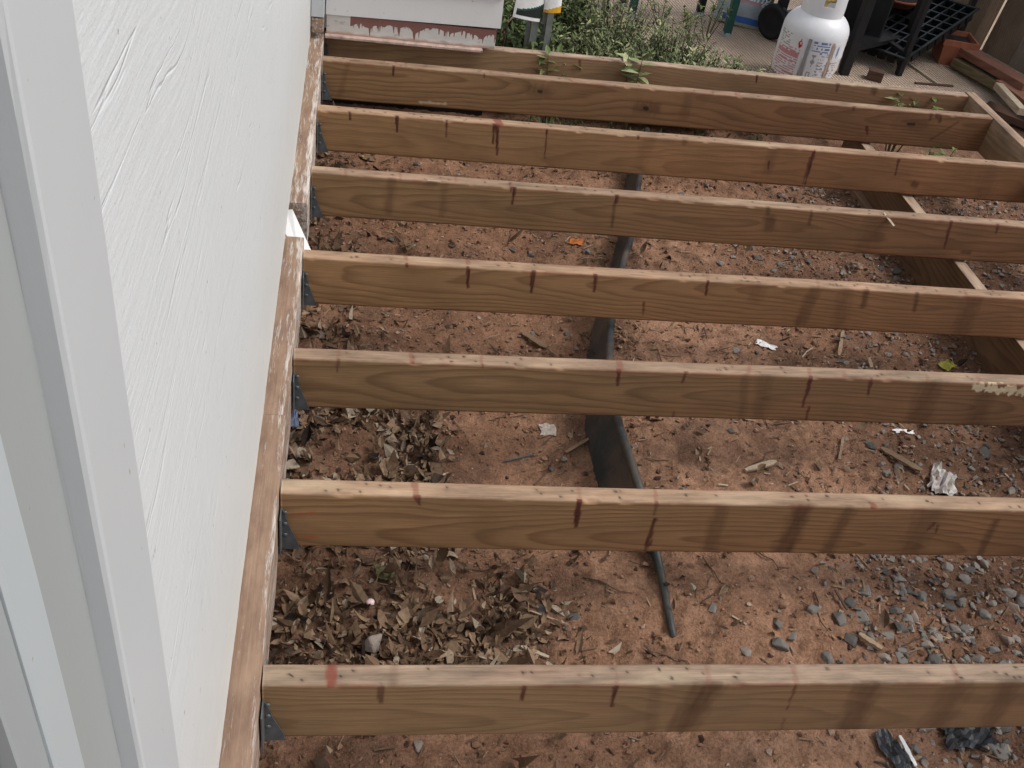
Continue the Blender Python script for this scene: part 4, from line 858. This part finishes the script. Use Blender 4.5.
# green ground cover seen under the far joists
mm = MB()
for _ in range(900):
    x = random.uniform(0.62, 1.7); y = random.uniform(2.3, 2.95)
    if noise.noise(Vector((x * 4, y * 4, 3))) < -0.12: continue
    b = random.uniform(0, 6.28); d = Vector((math.cos(b), math.sin(b), random.uniform(0.3, 1.4))); L = random.uniform(0.015, 0.04)
    mm.leaf((x, y, soil_h(x, y) + random.uniform(0, 0.04)), d, (-math.sin(b), math.cos(b), 0), L, L * 0.3, 0, 0.3, tint=random.gauss(0.45, 0.2))
tag(mm.build('ground_cover', GREEN), 'sparse green weeds covering the soil under the farthest joists', 'ground cover', kind='stuff')

# ------------------------------------------------------------------ propane cylinder
tk = empty('gas_cylinder', (2.045, 3.215, PZ)); tk.scale = (0.92, 0.92, 0.92); tag(tk, 'white propane gas cylinder with warning labels standing behind the far joist', 'gas cylinder')
WP = plain('white_cylinder_paint', (0.72, 0.72, 0.73), 0.35, 0.07, 8, 0.03, spec=0.45)
RT = 0.152
mm = MB(); prof = [(0.0, 0.03), (0.06, 0.032), (0.11, 0.045), (0.14, 0.075), (RT, 0.115), (RT, 0.165), (RT + 0.0015, 0.17), (RT + 0.0015, 0.18), (RT, 0.185)]
prof += [(RT, 0.262)] + [(RT * math.cos(t) * 1.0 if False else (0.045 + (RT - 0.045) * math.cos(t)), 0.262 + 0.095 * math.sin(t)) for t in np.linspace(0.15, 1.45, 9)] + [(0.03, 0.358), (0.0, 0.359)]
mm.lathe(prof, n=56); mm.build('tank_body', WP, tk, True)
mm = MB(); mm.lathe([(0.105, 0.0), (0.112, 0.0), (0.112, 0.05), (0.105, 0.05), (0.105, 0.0)], n=48); mm.build('foot_ring', WP, tk)
# collar: an open guard with hand holes
mm = MB(); nA = 72; zc0, zc1 = 0.335, 0.455; RC = 0.098; open_c = R(250)
rows = np.linspace(zc0, zc1, 9)
keep = []
ring = lambda r_, z: [(r_ * math.cos(2 * math.pi * i / nA), r_ * math.sin(2 * math.pi * i / nA), z) for i in range(nA)]
for r_ in (RC, RC - 0.004):
    for z in rows: keep += ring(r_, z)
fs = []
nr = len(rows)
def solid(i, jz):
    a_ = (i + 0.5) / nA * 360; t = (jz + 0.5) / (nr - 1)
    def near(c_, w_): return abs((a_ - c_ + 180) % 360 - 180) < w_
    if near(120, 40): return False
    for hc in (259, 340, 182):
        if near(hc, 15) and 0.45 < t < 0.85: return False
    return True
for jz in range(nr - 1):
    for i in range(nA):
        if not solid(i, jz): continue
        i2 = (i + 1) % nA; o_ = lambda q, ii, jj: q * nr * nA + jj * nA + ii
        fs += [(o_(0, i, jz), o_(0, i2, jz), o_(0, i2, jz + 1), o_(0, i, jz + 1)), (o_(1, i, jz), o_(1, i, jz + 1), o_(1, i2, jz + 1), o_(1, i2, jz))]
        if jz == nr - 2 or not solid(i, jz + 1): fs.append((o_(0, i, jz + 1), o_(0, i2, jz + 1), o_(1, i2, jz + 1), o_(1, i, jz + 1)))
        if jz == 0 or not solid(i, jz - 1): fs.append((o_(0, i2, jz), o_(0, i, jz), o_(1, i, jz), o_(1, i2, jz)))
        if not solid((i + 1) % nA, jz): fs.append((o_(0, i2, jz), o_(1, i2, jz), o_(1, i2, jz + 1), o_(0, i2, jz + 1)))
        if not solid((i - 1) % nA, jz): fs.append((o_(1, i, jz), o_(0, i, jz), o_(0, i, jz + 1), o_(1, i, jz + 1)))
mm.add(keep, fs); mm.build('collar', WP, tk)
mm = MB(); mm.lathe([(0.016, 0.355), (0.016, 0.385), (0.022, 0.388), (0.022, 0.41), (0.012, 0.412), (0.012, 0.425), (0.028, 0.427), (0.028, 0.442), (0.0, 0.443)], n=20); mm.tube([(0, 0, 0.398), (0.05, 0.01, 0.398)], 0.013, 12); mm.build('valve', plain('brass', (0.45, 0.32, 0.12), 0.4, 0.2, 20, 0.05, metal=0.8), tk, True)
LABM = [plain('label_white', (0.68, 0.68, 0.69), 0.5, 0.06, 20, 0), plain('label_pink', (0.50, 0.24, 0.25), 0.5, 0.15, 60, 0), plain('label_red', (0.42, 0.03, 0.04), 0.5, 0.1, 60, 0), plain('label_blue', (0.15, 0.20, 0.40), 0.5, 0.2, 60, 0), plain('label_grey', (0.30, 0.29, 0.30), 0.5, 0.2, 60, 0), plain('label_tan', (0.42, 0.30, 0.22), 0.5, 0.2, 60, 0)]
def tank_label(name, a0, a1, z0, z1, pat, nx_=40, ny_=40, label=None):
    mm = MB(); vs = []; r_ = RT + 0.0022
    for j in range(ny_ + 1):
        for i in range(nx_ + 1):
            a_ = R(a0 + (a1 - a0) * i / nx_); z = z0 + (z1 - z0) * j / ny_; vs.append((r_ * math.cos(a_), r_ * math.sin(a_), z))
    mm.v = vs; mm.t = [0.5] * len(vs)
    for j in range(ny_):
        for i in range(nx_):
            mm.f.append((j * (nx_ + 1) + i, j * (nx_ + 1) + i + 1, (j + 1) * (nx_ + 1) + i + 1, (j + 1) * (nx_ + 1) + i)); mm.m.append(pat((i + .5) / nx_, (j + .5) / ny_))
    o = mm.build(name, LABM, tk)
    if label: o['label'] = label
rl = random.Random(5)
rowrnd = [[rl.random() for _ in range(60)] for _ in range(60)]
def txt(u, v, rows, cols, fill=0.6): return (v * rows) % 1 < 0.55 and rowrnd[int(v * rows)][int(u * cols)] < fill
def pat_warn(u, v):
    if abs((u - 0.84) * 1.0) * 1.5 + abs(v - 0.83) < 0.115: return 0 if abs(u - 0.84) < 0.025 and abs(v - 0.85) < 0.035 else 2
    if v < 0.62 and u < 0.88: return 1 if (0.50 < v < 0.60 or txt(u, v, 22, 14, 0.8)) and u > 0.04 else 0
    if v > 0.66 and u < 0.5: return 4 if txt(u, v, 20, 14, 0.5) else 0
    return 1 if v < 0.7 and txt(u, v, 22, 14, 0.7) and u < .9 else 0
def pat_info(u, v):
    if v > 0.74: return 3 if txt(u, v, 16, 12, 0.75) and 0.06 < u < 0.94 else 0
    if 0.40 < v < 0.68 and 0.12 < u < 0.4: return 4 if abs(u - 0.26) < 0.06 + 0.05 * math.sin(v * 40) else 0
    if v < 0.34 and 0.05 < u < 0.42: return 4 if (abs(u - 0.22) < 0.1 and abs(v - 0.18) < 0.1) and not (abs(u - .22) < .05 and abs(v - .2) < .04) else 0
    return 4 if txt(u, v, 26, 16, 0.45) and u > 0.5 else 0
def pat_side(u, v):
    if (u - 0.5) ** 2 * 2 + (v - 0.78) ** 2 < 0.03: return 3
    return 5 if v < 0.5 and txt(u, v, 14, 6, 0.7) else 0
tank_label('warning_label', 178, 237, 0.06, 0.262, pat_warn, label='white and pink warning label with a small red diamond')
tank_label('info_label', 247, 281, 0.06, 0.262, pat_info, label='white label with blue lettering and small pictograms')
tank_label('side_label', 290, 308, 0.09, 0.25, pat_side, 16, 30, label='narrow label with a blue oval badge and tan print')
tank_label('side_strip', 283, 288, 0.06, 0.258, lambda u, v: 5, 2, 10)
tank_label('label_strip', 239, 245, 0.06, 0.262, lambda u, v: 4, 2, 10)

# ------------------------------------------------------------------ black grill cart behind the cylinder
BM_ = plain('black_painted_metal', (0.012, 0.012, 0.013), 0.5, 0.3, 20, 0.08)
gr = empty('grill_cart', (2.25, 3.75, PZ)); tag(gr, 'black barbecue grill cart with wheels, standing right behind the white gas cylinder', 'grill')
def gpart(mm, name, mat, smooth=False):
    o = mm.build(name, mat, gr, smooth); o.matrix_parent_inverse = gr.matrix_basis.inverted(); return o
def foot(px, py): q_ = at(px, py, z=PZ); return Vector((q_.x, q_.y, PZ))
g1 = foot(843, 74); wl = foot(771, 38); wd = (Vector((wl.x, wl.y, 0)) - Vector((g1.x, g1.y, 0)))
g2 = Vector((wl.x + 0.02, wl.y + 0.03, PZ)); back = Vector((0.40, 0.26, 0))
g3, g4 = g1 + back, g2 + back
for p_ in (g1, g3): 
    mm = MB(); mm.bar(p_, p_ + Vector((0, 0, 0.62)), 0.042, 0.042, bev=0.004); gpart(mm, 'leg', BM_)
for p_ in (g2, g4):
    mm = MB(); mm.bar(p_ + Vector((0, 0, 0.08)), p_ + Vector((0, 0, 0.62)), 0.042, 0.042, bev=0.004); gpart(mm, 'leg', BM_)
def wheel(c_, axdir):
    mm = MB(); ax = axdir.normalized(); pr_ = [(0.0, -0.012), (0.03, -0.018), (0.05, -0.012), (0.062, -0.022), (0.078, -0.020), (0.082, -0.012), (0.082, 0.012), (0.078, 0.020), (0.062, 0.022), (0.05, 0.012), (0.03, 0.018), (0.0, 0.012)]
    mm.lathe(pr_, n=32); q_ = ax.to_track_quat('Z', 'Y').to_matrix()
    mm.v = [tuple(c_ + q_ @ Vector(v)) for v in mm.v]; gpart(mm, 'wheel', BM_, True)
axd = back.normalized()
wheel(Vector((wl.x - 0.0, wl.y - 0.0, PZ + 0.082)) - axd * 0.02, axd); wheel(g4 + axd * 0.04 + Vector((0, 0, 0.082)), axd)
mm = MB(); cs_ = [g1, g2, g4, g3]
mm.prism([p_ + Vector((0, 0, 0.10)) for p_ in cs_], (0, 0, 0.02)); gpart(mm, 'bottom_shelf', BM_)
mm = MB(); mm.prism([g1.lerp(g2, .08) + back * 0.55 + Vector((0, 0, 0.12)), g2.lerp(g1, .05) + back * 0.55 + Vector((0, 0, 0.12)), g2.lerp(g1, .05) + back * 0.55 + Vector((0, 0, 0.6)), g1.lerp(g2, .08) + back * 0.55 + Vector((0, 0, 0.6))], back * 0.03); gpart(mm, 'rear_panel', BM_)
mm = MB(); ctr = (g1 + g4) / 2; mm.prism([ctr + (p_ - ctr) * 1.08 + Vector((0, 0, 0.62)) for p_ in cs_], (0, 0, 0.20)); gpart(mm, 'fire_box', BM_)
mm = MB(); 
for i in range(9):
    pass
lid = []
d1 = (g2 - g1) * 1.08; b1 = back * 1.08; o0 = ctr - d1 / 2 - b1 / 2 + Vector((0, 0, 0.822))
poly = [o0 + b1 * t + Vector((0, 0, 0.17 * math.sin(math.pi * t) ** 0.6)) for t in np.linspace(0, 1, 12)]
mm.prism(poly, d1); gpart(mm, 'lid', BM_)

# ------------------------------------------------------------------ potting-mix bag, leaning
bg_ = empty('potting_bag', (1.955, 3.87, PZ)); tag(bg_, 'plump plastic potting mix bag in grey, blue and green standing left of the black wheel', 'bag')
mm = MB(); W, H, D = 0.26, 0.36, 0.13; nU, nV = 20, 24; vs = []; fs = []; mi = []
for sgn in (1, -1):
    for j in range(nV + 1):
        for i in range(nU + 1):
            u = i / nU; v = j / nV; puff = (math.sin(math.pi * min(max(u, 0.0), 1)) ** 0.55) * (math.sin(math.pi * (0.05 + 0.93 * v)) ** 0.5)
            wr = 0.006 * noise.noise(Vector((u * 6, v * 7, sgn)))
            vs.append(((u - .5) * W * (1 - 0.12 * (v > .9)), -sgn * (D / 2 * puff + (wr if 0 < i < nU and 0 < j < nV else 0)), v * H + 0.004 * noise.noise(Vector((u * 4, v * 4, 8)))))
nn = (nU + 1) * (nV + 1)
for s_i in range(2):
    for j in range(nV):
        for i in range(nU):
            a_ = s_i * nn + j * (nU + 1) + i; f = (a_, a_ + 1, a_ + nU + 2, a_ + nU + 1); fs.append(f if s_i == 0 else f[::-1])
            u = (i + .5) / nU; v = (j + .5) / nV
            mi.append(1 if (0.06 < v < 0.13 and 0.15 < u < 0.85) else 2 if (v > 0.38 and u > 0.80) or v > 0.8 else 3 if abs(v - .30) < .02 and u > .3 else 4 if v < 0.05 else 0)
mm.v = vs; mm.t = [.5] * len(vs); mm.f = fs; mm.m = mi
BAGM = [plain('bag_grey', (0.33, 0.38, 0.42), 0.35, 0.15, 20, 0.1), plain('bag_blue', (0.05, 0.14, 0.42), 0.35, 0.2, 30, 0.1), plain('bag_green', (0.13, 0.17, 0.06), 0.4, 0.4, 40, 0.1), plain('bag_pink', (0.5, 0.32, 0.33), 0.4, 0.2, 40, 0.1), plain('bag_foot', (0.33, 0.36, 0.27), 0.4, 0.2, 40, 0.1)]
o = mm.build('bag_body', BAGM, bg_, True)
def text_mesh(body, size, ext=0.0006):
    cu = bpy.data.curves.new('text', 'FONT'); cu.body = body; cu.size = size; cu.extrude = ext; cu.align_x = 'CENTER'; cu.shear = 0.25; cu.offset = size * 0.015
    ob = bpy.data.objects.new('text', cu); COL.objects.link(ob); dg = bpy.context.evaluated_depsgraph_get(); me_ = bpy.data.meshes.new_from_object(ob.evaluated_get(dg))
    bpy.data.objects.remove(ob); bpy.data.curves.remove(cu); return me_
def bag_text(body, size, z, mat, x=0.0):
    me_ = text_mesh(body, size); me_.materials.clear(); me_.materials.append(mat)
    for v in me_.vertices:
        xx, zz, th = v.co.x + x, v.co.y + z, v.co.z
        u = min(max(xx / W + 0.5, 0.02), .98); vv = min(max(zz / H, 0.02), .98); puff = (math.sin(math.pi * u) ** 0.55) * (math.sin(math.pi * (0.05 + 0.93 * vv)) ** 0.5)
        v.co = (xx, -(D / 2 * puff + 0.009 + th), zz)
    return link('lettering', me_, bg_)
bag_text('Potting', 0.075, 0.125, plain('letter_white', (0.75, 0.76, 0.78), 0.4, 0.05, 20, 0)); bag_text('Mix', 0.07, 0.215, plain('letter_blue', (0.05, 0.12, 0.40), 0.4, 0.1, 20, 0))
bg_.rotation_euler = (R(-14), R(4), R(-16))

# ------------------------------------------------------------------ chair with green and dark legs
GRN = plain('green_painted_metal', (0.018, 0.075, 0.06), 0.4, 0.3, 30, 0.1); GRY = plain('chair_foot', (0.35, 0.40, 0.40), 0.5, 0.2, 30, 0.1)
f1, f2, f3, f4 = foot(631, 17), foot(726, 36), foot(699, 15), foot(622, 6)
ch = empty('garden_chair', (f1 + f2) / 2); tag(ch, 'green metal garden chair whose legs stand on the patio behind the shrubs', 'chair')
def cpart(mm, name, mat):
    o = mm.build(name, mat, ch); o.matrix_parent_inverse = ch.matrix_basis.inverted(); return o
for p_, m_ in ((f1, GRN), (f2, GRN), (f3, BM_), (f4, BM_)):
    mm = MB(); mm.bar(p_ + Vector((0, 0, 0.012)), p_ + Vector((0, 0, 0.44)), 0.036, 0.036, bev=0.006); lg = cpart(mm, 'leg', m_)
    mm = MB(); mm.lathe([(0.0, 0), (0.022, 0), (0.022, 0.02), (0.0, 0.02)], p_, 14); o = mm.build('foot_cap', GRY, lg)
mm = MB(); mm.prism([p_ + Vector((0, 0, 0.44)) for p_ in (f1, f2, f3, f4)], (0, 0, 0.03)); cpart(mm, 'seat', GRN)
mm = MB()
for t in (0, .25, .5, .75, 1): p_ = f4.lerp(f3, t) + Vector((0, 0, 0.47)); mm.bar(p_, p_ + Vector((0.02, 0.08, 0.42)), 0.02, 0.02)
mm.bar(f4 + Vector((0.02, 0.08, 0.89)), f3 + Vector((0.02, 0.08, 0.89)), 0.03, 0.03); cpart(mm, 'backrest', GRN)

# ------------------------------------------------------------------ two galvanised posts with white packets clipped on
PST = plain('grey_post', (0.27, 0.28, 0.26), 0.55, 0.25, 40, 0.1, metal=0.3)
def post(px, py, Y, hw, label):
    q_ = at(px, py, Y=Y); mm = MB(); x = q_.x; z1 = 0.16
    mm.prism([(-hw, -0.004, 0), (-hw * .3, -0.004, 0), (-hw * .3, -0.022, 0), (hw * .3, -0.022, 0), (hw * .3, -0.004, 0), (hw, -0.004, 0), (hw, 0.0, 0), (-hw, 0, 0)], (0, 0, z1 - PZ))
    o = mm.build('metal_post', PST); o.location = (x, Y, PZ); return tag(o, label, 'post', 'galvanised posts by the shed corner')
post(531.5, 30, 2.72, 0.022, 'left one of two grey metal posts by the shed corner'); post(546, 30, 2.73, 0.020, 'right one of two grey metal posts by the shed corner, under the yellow-edged packet')
def packet(c_, wd_, ht_, name, label, pat, rz=0.0, ry=0.0):
    mm = MB(); n_ = 60
    for s_i, y_ in ((0, -0.014), (1, 0.014)):
        vs = [((i / n_ - .5) * wd_, y_ * (1 - 0.7 * abs(2 * i / n_ - 1) ** 3), (j / n_) * ht_) for j in range(n_ + 1) for i in range(n_ + 1)]; b_ = len(mm.v); mm.v += vs; mm.t += [.5] * len(vs)
        for j in range(n_):
            for i in range(n_):
                f = tuple(b_ + q for q in (j * (n_ + 1) + i, j * (n_ + 1) + i + 1, (j + 1) * (n_ + 1) + i + 1, (j + 1) * (n_ + 1) + i)); mm.f.append(f if s_i == 0 else f[::-1]); mm.m.append(pat((i + .5) / n_, (j + .5) / n_))
    n1_ = n_ + 1; t_ = n1_ * n1_
    for i in range(n_):
        for (p0, p1) in ((i, i + 1), (n_ * n1_ + i + 1, n_ * n1_ + i), ((i + 1) * n1_, i * n1_), (i * n1_ + n_, (i + 1) * n1_ + n_)):
            mm.f.append((p1, p0, p0 + t_, p1 + t_)); mm.m.append(0)
    o = mm.build(name, [WH, plain('packet_dark', (0.02, 0.025, 0.022), .5), plain('packet_green', (0.02, 0.10, 0.07), .5), plain('packet_yellow', (0.62, 0.33, 0.02), .5)]); o.location = c_; o.rotation_euler = (R(-6), ry, rz)
    return tag(o, label, 'packet')
def pat1(u, v):
    e = 0.15 + 0.14 * u * u
    return 0 if v > e or u < 0.06 or v < 0.05 else 2 if v > e - 0.03 else 1
packet(at(526, 19, Y=2.66), 0.10, 0.22, 'white_packet', 'white packet with a dark green band clipped over the left metal post', pat1, R(6), R(7))
packet(at(552, 12, Y=2.67), 0.062, 0.20, 'white_packet', 'white packet with a yellow lower edge on the right metal post', lambda u, v: 3 if v < 0.04 + 0.08 * u else 0, R(4), R(-2))
mm = MB(); a_, b_ = at(508, 22, Y=2.70), at(517, 13, Y=2.70); c_ = (a_ + b_) / 2; d_ = b_ - a_; mm.bar(-d_ * .5, d_ * .5, 0.008, 0.004, tint=1.0); mm.bar(-d_ * 0.5 + Vector((0, 0.004, 0.0)), Vector((-0.03, 0.03, c_.z * -1 + PZ)), 0.004, 0.004, tint=0.3)
o = mm.build('garden_stake', CHIP); o.location = c_; tag(o, 'thin pale garden stake leaning by the shed corner', 'stake')

# ------------------------------------------------------------------ plant stand, pots and seed tray
BP = plain('black_tray_plastic', (0.010, 0.012, 0.013), 0.35, 0.3, 40, 0.08, spec=0.5); TC = plain('terracotta', (0.33, 0.115, 0.06), 0.8, 0.3, 25, 0.2); DS = plain('potting_soil', (0.03, 0.022, 0.018), 0.95, 0.4, 60, 0.6)
st = empty('plant_stand', (2.75, 3.7, PZ)); tag(st, 'low black metal plant stand with a shelf of pots, right of the grill cart', 'plant stand')
def stp(mm, name, mat):
    o = mm.build(name, mat, st); o.matrix_parent_inverse = st.matrix_basis.inverted(); return o
k1 = foot(898, 75); k2 = foot(852, 42); bk = Vector((0.42, 0.10, 0)); k3, k4 = k1 + bk + Vector((0.05, 0.30, 0)), k2 + bk
for p_, hh in ((k1, 0.72), (k2, 0.72), (k3, 0.72), (k4, 0.72)):
    mm = MB(); mm.bar(p_, p_ + Vector((0, 0, hh)), 0.034, 0.024, bev=0.004); stp(mm, 'leg', BM_)
mm = MB(); zs_ = 0.085
for a_, b_ in ((k1, k2), (k2, k4), (k4, k3)): mm.bar(a_ + Vector((0, 0, zs_)), b_ + Vector((0, 0, zs_)), 0.028, 0.05)
for t in np.linspace(0.08, 0.92, 8): mm.bar(k1.lerp(k2, t) + Vector((0, 0, zs_)), k3.lerp(k4, t) + Vector((0, 0, zs_)), 0.004, 0.02)
stp(mm, 'shelf', BM_)
mm = MB()
for a_, b_ in ((k1, k2), (k2, k4), (k4, k3), (k3, k1)): mm.bar(a_ + Vector((0, 0, 0.72)), b_ + Vector((0, 0, 0.72)), 0.04, 0.04)
mm.prism([p_ + Vector((0, 0, 0.741)) for p_ in (k1, k3, k4, k2)], (0, 0, 0.02)); stp(mm, 'stand_top', BM_)
# seed tray propped on the shelf and on the square pot
P2 = at(906, 60, z=-0.195); P3 = at(980, 9, z=-0.02); P1 = at(862, 27, z=-0.185)
U = (P3 - P2); LU = U.length; U.normalize(); V = P1 - P2; V = (V - U * V.dot(U)); V.normalize(); Nn = U.cross(V).normalized()
WU = 0.30
tr = empty('seed_tray', P2); tag(tr, 'black plastic seed tray of square cells, propped at a slant on the plant stand', 'seed tray')
mm = MB(); T = Matrix((U, V, Nn)).transposed()
def tv(u, v, n_): return T @ Vector((u, v, n_))
nc, mr = 9, 5; rimw = 0.012; cu_, cv_ = (LU - 2 * rimw) / nc, (WU - 2 * rimw) / mr
for (u0, u1, v0, v1) in ((0, LU, 0, rimw), (0, LU, WU - rimw, WU), (0, rimw, rimw, WU - rimw), (LU - rimw, LU, rimw, WU - rimw)):
    c_ = tv((u0 + u1) / 2, (v0 + v1) / 2, 0); mm.box(c_, (u1 - u0, v1 - v0, 0.006), T)
for i in range(nc):
    for j in range(mr):
        u0, u1, v0, v1 = rimw + i * cu_, rimw + (i + 1) * cu_, rimw + j * cv_, rimw + (j + 1) * cv_; e = 0.004; s_ = 0.008; dp = -0.055
        q = [tv(u0, v0, 0), tv(u1, v0, 0), tv(u1, v1, 0), tv(u0, v1, 0), tv(u0 + e, v0 + e, 0), tv(u1 - e, v0 + e, 0), tv(u1 - e, v1 - e, 0), tv(u0 + e, v1 - e, 0), tv(u0 + s_, v0 + s_, dp), tv(u1 - s_, v0 + s_, dp), tv(u1 - s_, v1 - s_, dp), tv(u0 + s_, v1 - s_, dp)]
        mm.add(q, [(0, 1, 5, 4), (1, 2, 6, 5), (2, 3, 7, 6), (3, 0, 4, 7), (4, 5, 9, 8), (5, 6, 10, 9), (6, 7, 11, 10), (7, 4, 8, 11), (8, 9, 10, 11)])
mm.build('cell_tray', BP, tr)
def pot(name, x, y, z, r0, r1, h, mat, label, square=False, rz=0.3):
    root = empty(name, (x, y, z), rz); tag(root, label, 'pot'); mm = MB(); n_ = 4 if square else 36; sc_ = math.sqrt(2) if square else 1
    mm.lathe([(0, 0), (r0 * sc_, 0), (r1 * sc_ * .93, h * .78), (r1 * sc_, h * .78), (r1 * sc_ * 1.02, h), (r1 * sc_ * .9, h), (r1 * sc_ * .85, h * .8)], n=n_); mm.build('pot_body', mat, root, not square)
    mm = MB(); mm.lathe([(r1 * sc_ * .88, h * .83), (r1 * .4, h * .86), (0, h * .85)], n=n_); mm.build('pot_soil', DS, root, not square); return root
q = at(948, 66, z=PZ); pot('square_pot', q.x + 0.03, q.y + 0.07, PZ, 0.065, 0.085, 0.125, TC, 'square terracotta pot on the patio beneath the slanted seed tray', True, 0.6)
q = at(893, 14, z=PZ + 0.11)
pot('black_bowl', q.x, q.y + 0.02, PZ + 0.1, 0.09, 0.135, 0.085, BP, 'wide black plastic bowl pot on the stand shelf, holding a terracotta dish')
q = at(899, 5, z=PZ + 0.19); pot('terracotta_dish', q.x, q.y + 0.03, PZ + 0.186, 0.08, 0.11, 0.04, TC, 'round terracotta dish nested in the black bowl on the stand')
# bits on the patio
def lumber(name, a, b, w_, t_, mat, label, za=None, zb=None, cat='board', group=None, roll=0.0):
    za = PZ if za is None else za; zb = za if zb is None else zb
    p, q_ = at(*a, z=za + t_ / 2), at(*b, z=zb + t_ / 2); c_ = (p + q_) / 2; d_ = (q_ - p); L = d_.length; mm = MB(); mm.box((0, 0, 0), (L, w_, t_), bev=0.002)
    o = mm.build(name, mat); o.location = c_; o.rotation_euler = d_.to_track_quat('X', 'Z').to_euler(); o.rotation_euler.rotate_axis('X', roll)
    return tag(o, label, cat, group)
RB = wood('reddish_board', (0.28, 0.13, 0.085), (0.15, 0.06, 0.04), 1.3, 0.05, 0.03, 0.009); OB = wood('olive_board', (0.20, 0.16, 0.085), (0.10, 0.075, 0.04), 2.3, 0.05, 0.03, 0.009); PBm = wood('pale_board', (0.48, 0.40, 0.29), (0.30, 0.23, 0.15), 3.3, 0.05, 0.03, 0.009)
DB = wood('dark_old_board', (0.11, 0.06, 0.04), (0.05, 0.03, 0.02), 8.3, 0.05, 0.03, 0.009)
lumber('offcut_block', (868, 73), (883, 77), 0.05, 0.045, DB, 'dark square wood offcut on the patio right of the gas cylinder', cat='offcut')
lumber('thin_lath', (908, 63), (938, 84), 0.016, 0.010, PBm, 'thin pale lath on the patio running out from the plant stand leg', cat='lath')
lumber('thin_lath', (915, 83), (953, 86), 0.014, 0.008, DB, 'short dark lath lying just behind the rim corner', cat='lath')
lumber('scrap_board', (958, 62), (1016, 93), 0.09, 0.04, OB, 'olive weathered board at the bottom of the scrap pile on the right', PZ + 0.01, PZ + 0.03)
lumber('scrap_board', (962, 49), (1030, 88), 0.085, 0.035, RB, 'reddish stained board on top of the scrap pile on the right', PZ + 0.06, PZ + 0.085)
lumber('scrap_board', (998, 86), (1022, 112), 0.035, 0.03, PBm, 'short pale board end pointing over the rim corner', PZ + 0.07, PZ + 0.10)
lumber('scrap_board', (1008, 84), (1060, 122), 0.14, 0.035, RB, 'wide brown board in the scrap pile at the right edge of the photo', PZ + 0.05, PZ + 0.06)
lumber('scrap_board', (985, 106), (1040, 128), 0.09, 0.03, DB, 'dark reddish board lying just outside the rim corner', PZ + 0.0, PZ + 0.0)
# upright boards leaning on a dark fence at the right
fence = empty('board_fence', (3.6, 4.15, PZ)); tag(fence, 'rough brown upright board fence behind the scrap pile at the top right', 'fence')
FM = wood('fence_timber', (0.24, 0.17, 0.11), (0.12, 0.08, 0.052), 5.3, 0.05, 0.03, 0.012, axis='Z'); 
b0 = foot(966, 47); b1_ = foot(1040, 88)
dirf = (b1_ - b0); dirf.z = 0; Lf = dirf.length; dirf.normalize(); nf = Vector((-dirf.y, dirf.x, 0)); 
if nf.y < 0: nf = -nf
lean = Vector((0.10, 0.04, 0))
def upb(t0, t1, off, mat, name, th=0.02, h=1.3):
    p, q_ = b0 + dirf * t0 + nf * off, b0 + dirf * t1 + nf * off; mm = MB(); c_ = (p + q_) / 2
    mm.prism([p - c_, q_ - c_, q_ - c_ + nf * th, p - c_ + nf * th], Vector((0, 0, h)) + lean * h)
    o = mm.build(name, mat, fence); o.location = c_; o.matrix_parent_inverse = fence.matrix_basis.inverted()
upb(0.0, 0.045, 0.02, PBm if False else wood('edge_batten', (0.40, 0.27, 0.17), (0.24, 0.15, 0.09), 7.7, 0.05, 0.03, 0.01, axis='Z'), 'batten', 0.03)
upb(0.05, 0.23, 0.06, FM, 'board'); upb(0.235, 0.34, 0.055, wood('fence_timber_grey', (0.27, 0.205, 0.15), (0.16, 0.12, 0.085), 6.3, 0.05, 0.03, 0.012, axis='Z'), 'board')
upb(0.342, 0.60, 0.13, DB, 'board'); upb(0.605, 0.80, 0.06, FM, 'board'); upb(-0.30, -0.01, 0.10, FM, 'board'); upb(-0.62, -0.31, 0.10, FM, 'board'); upb(0.81, 1.05, 0.06, FM, 'board')
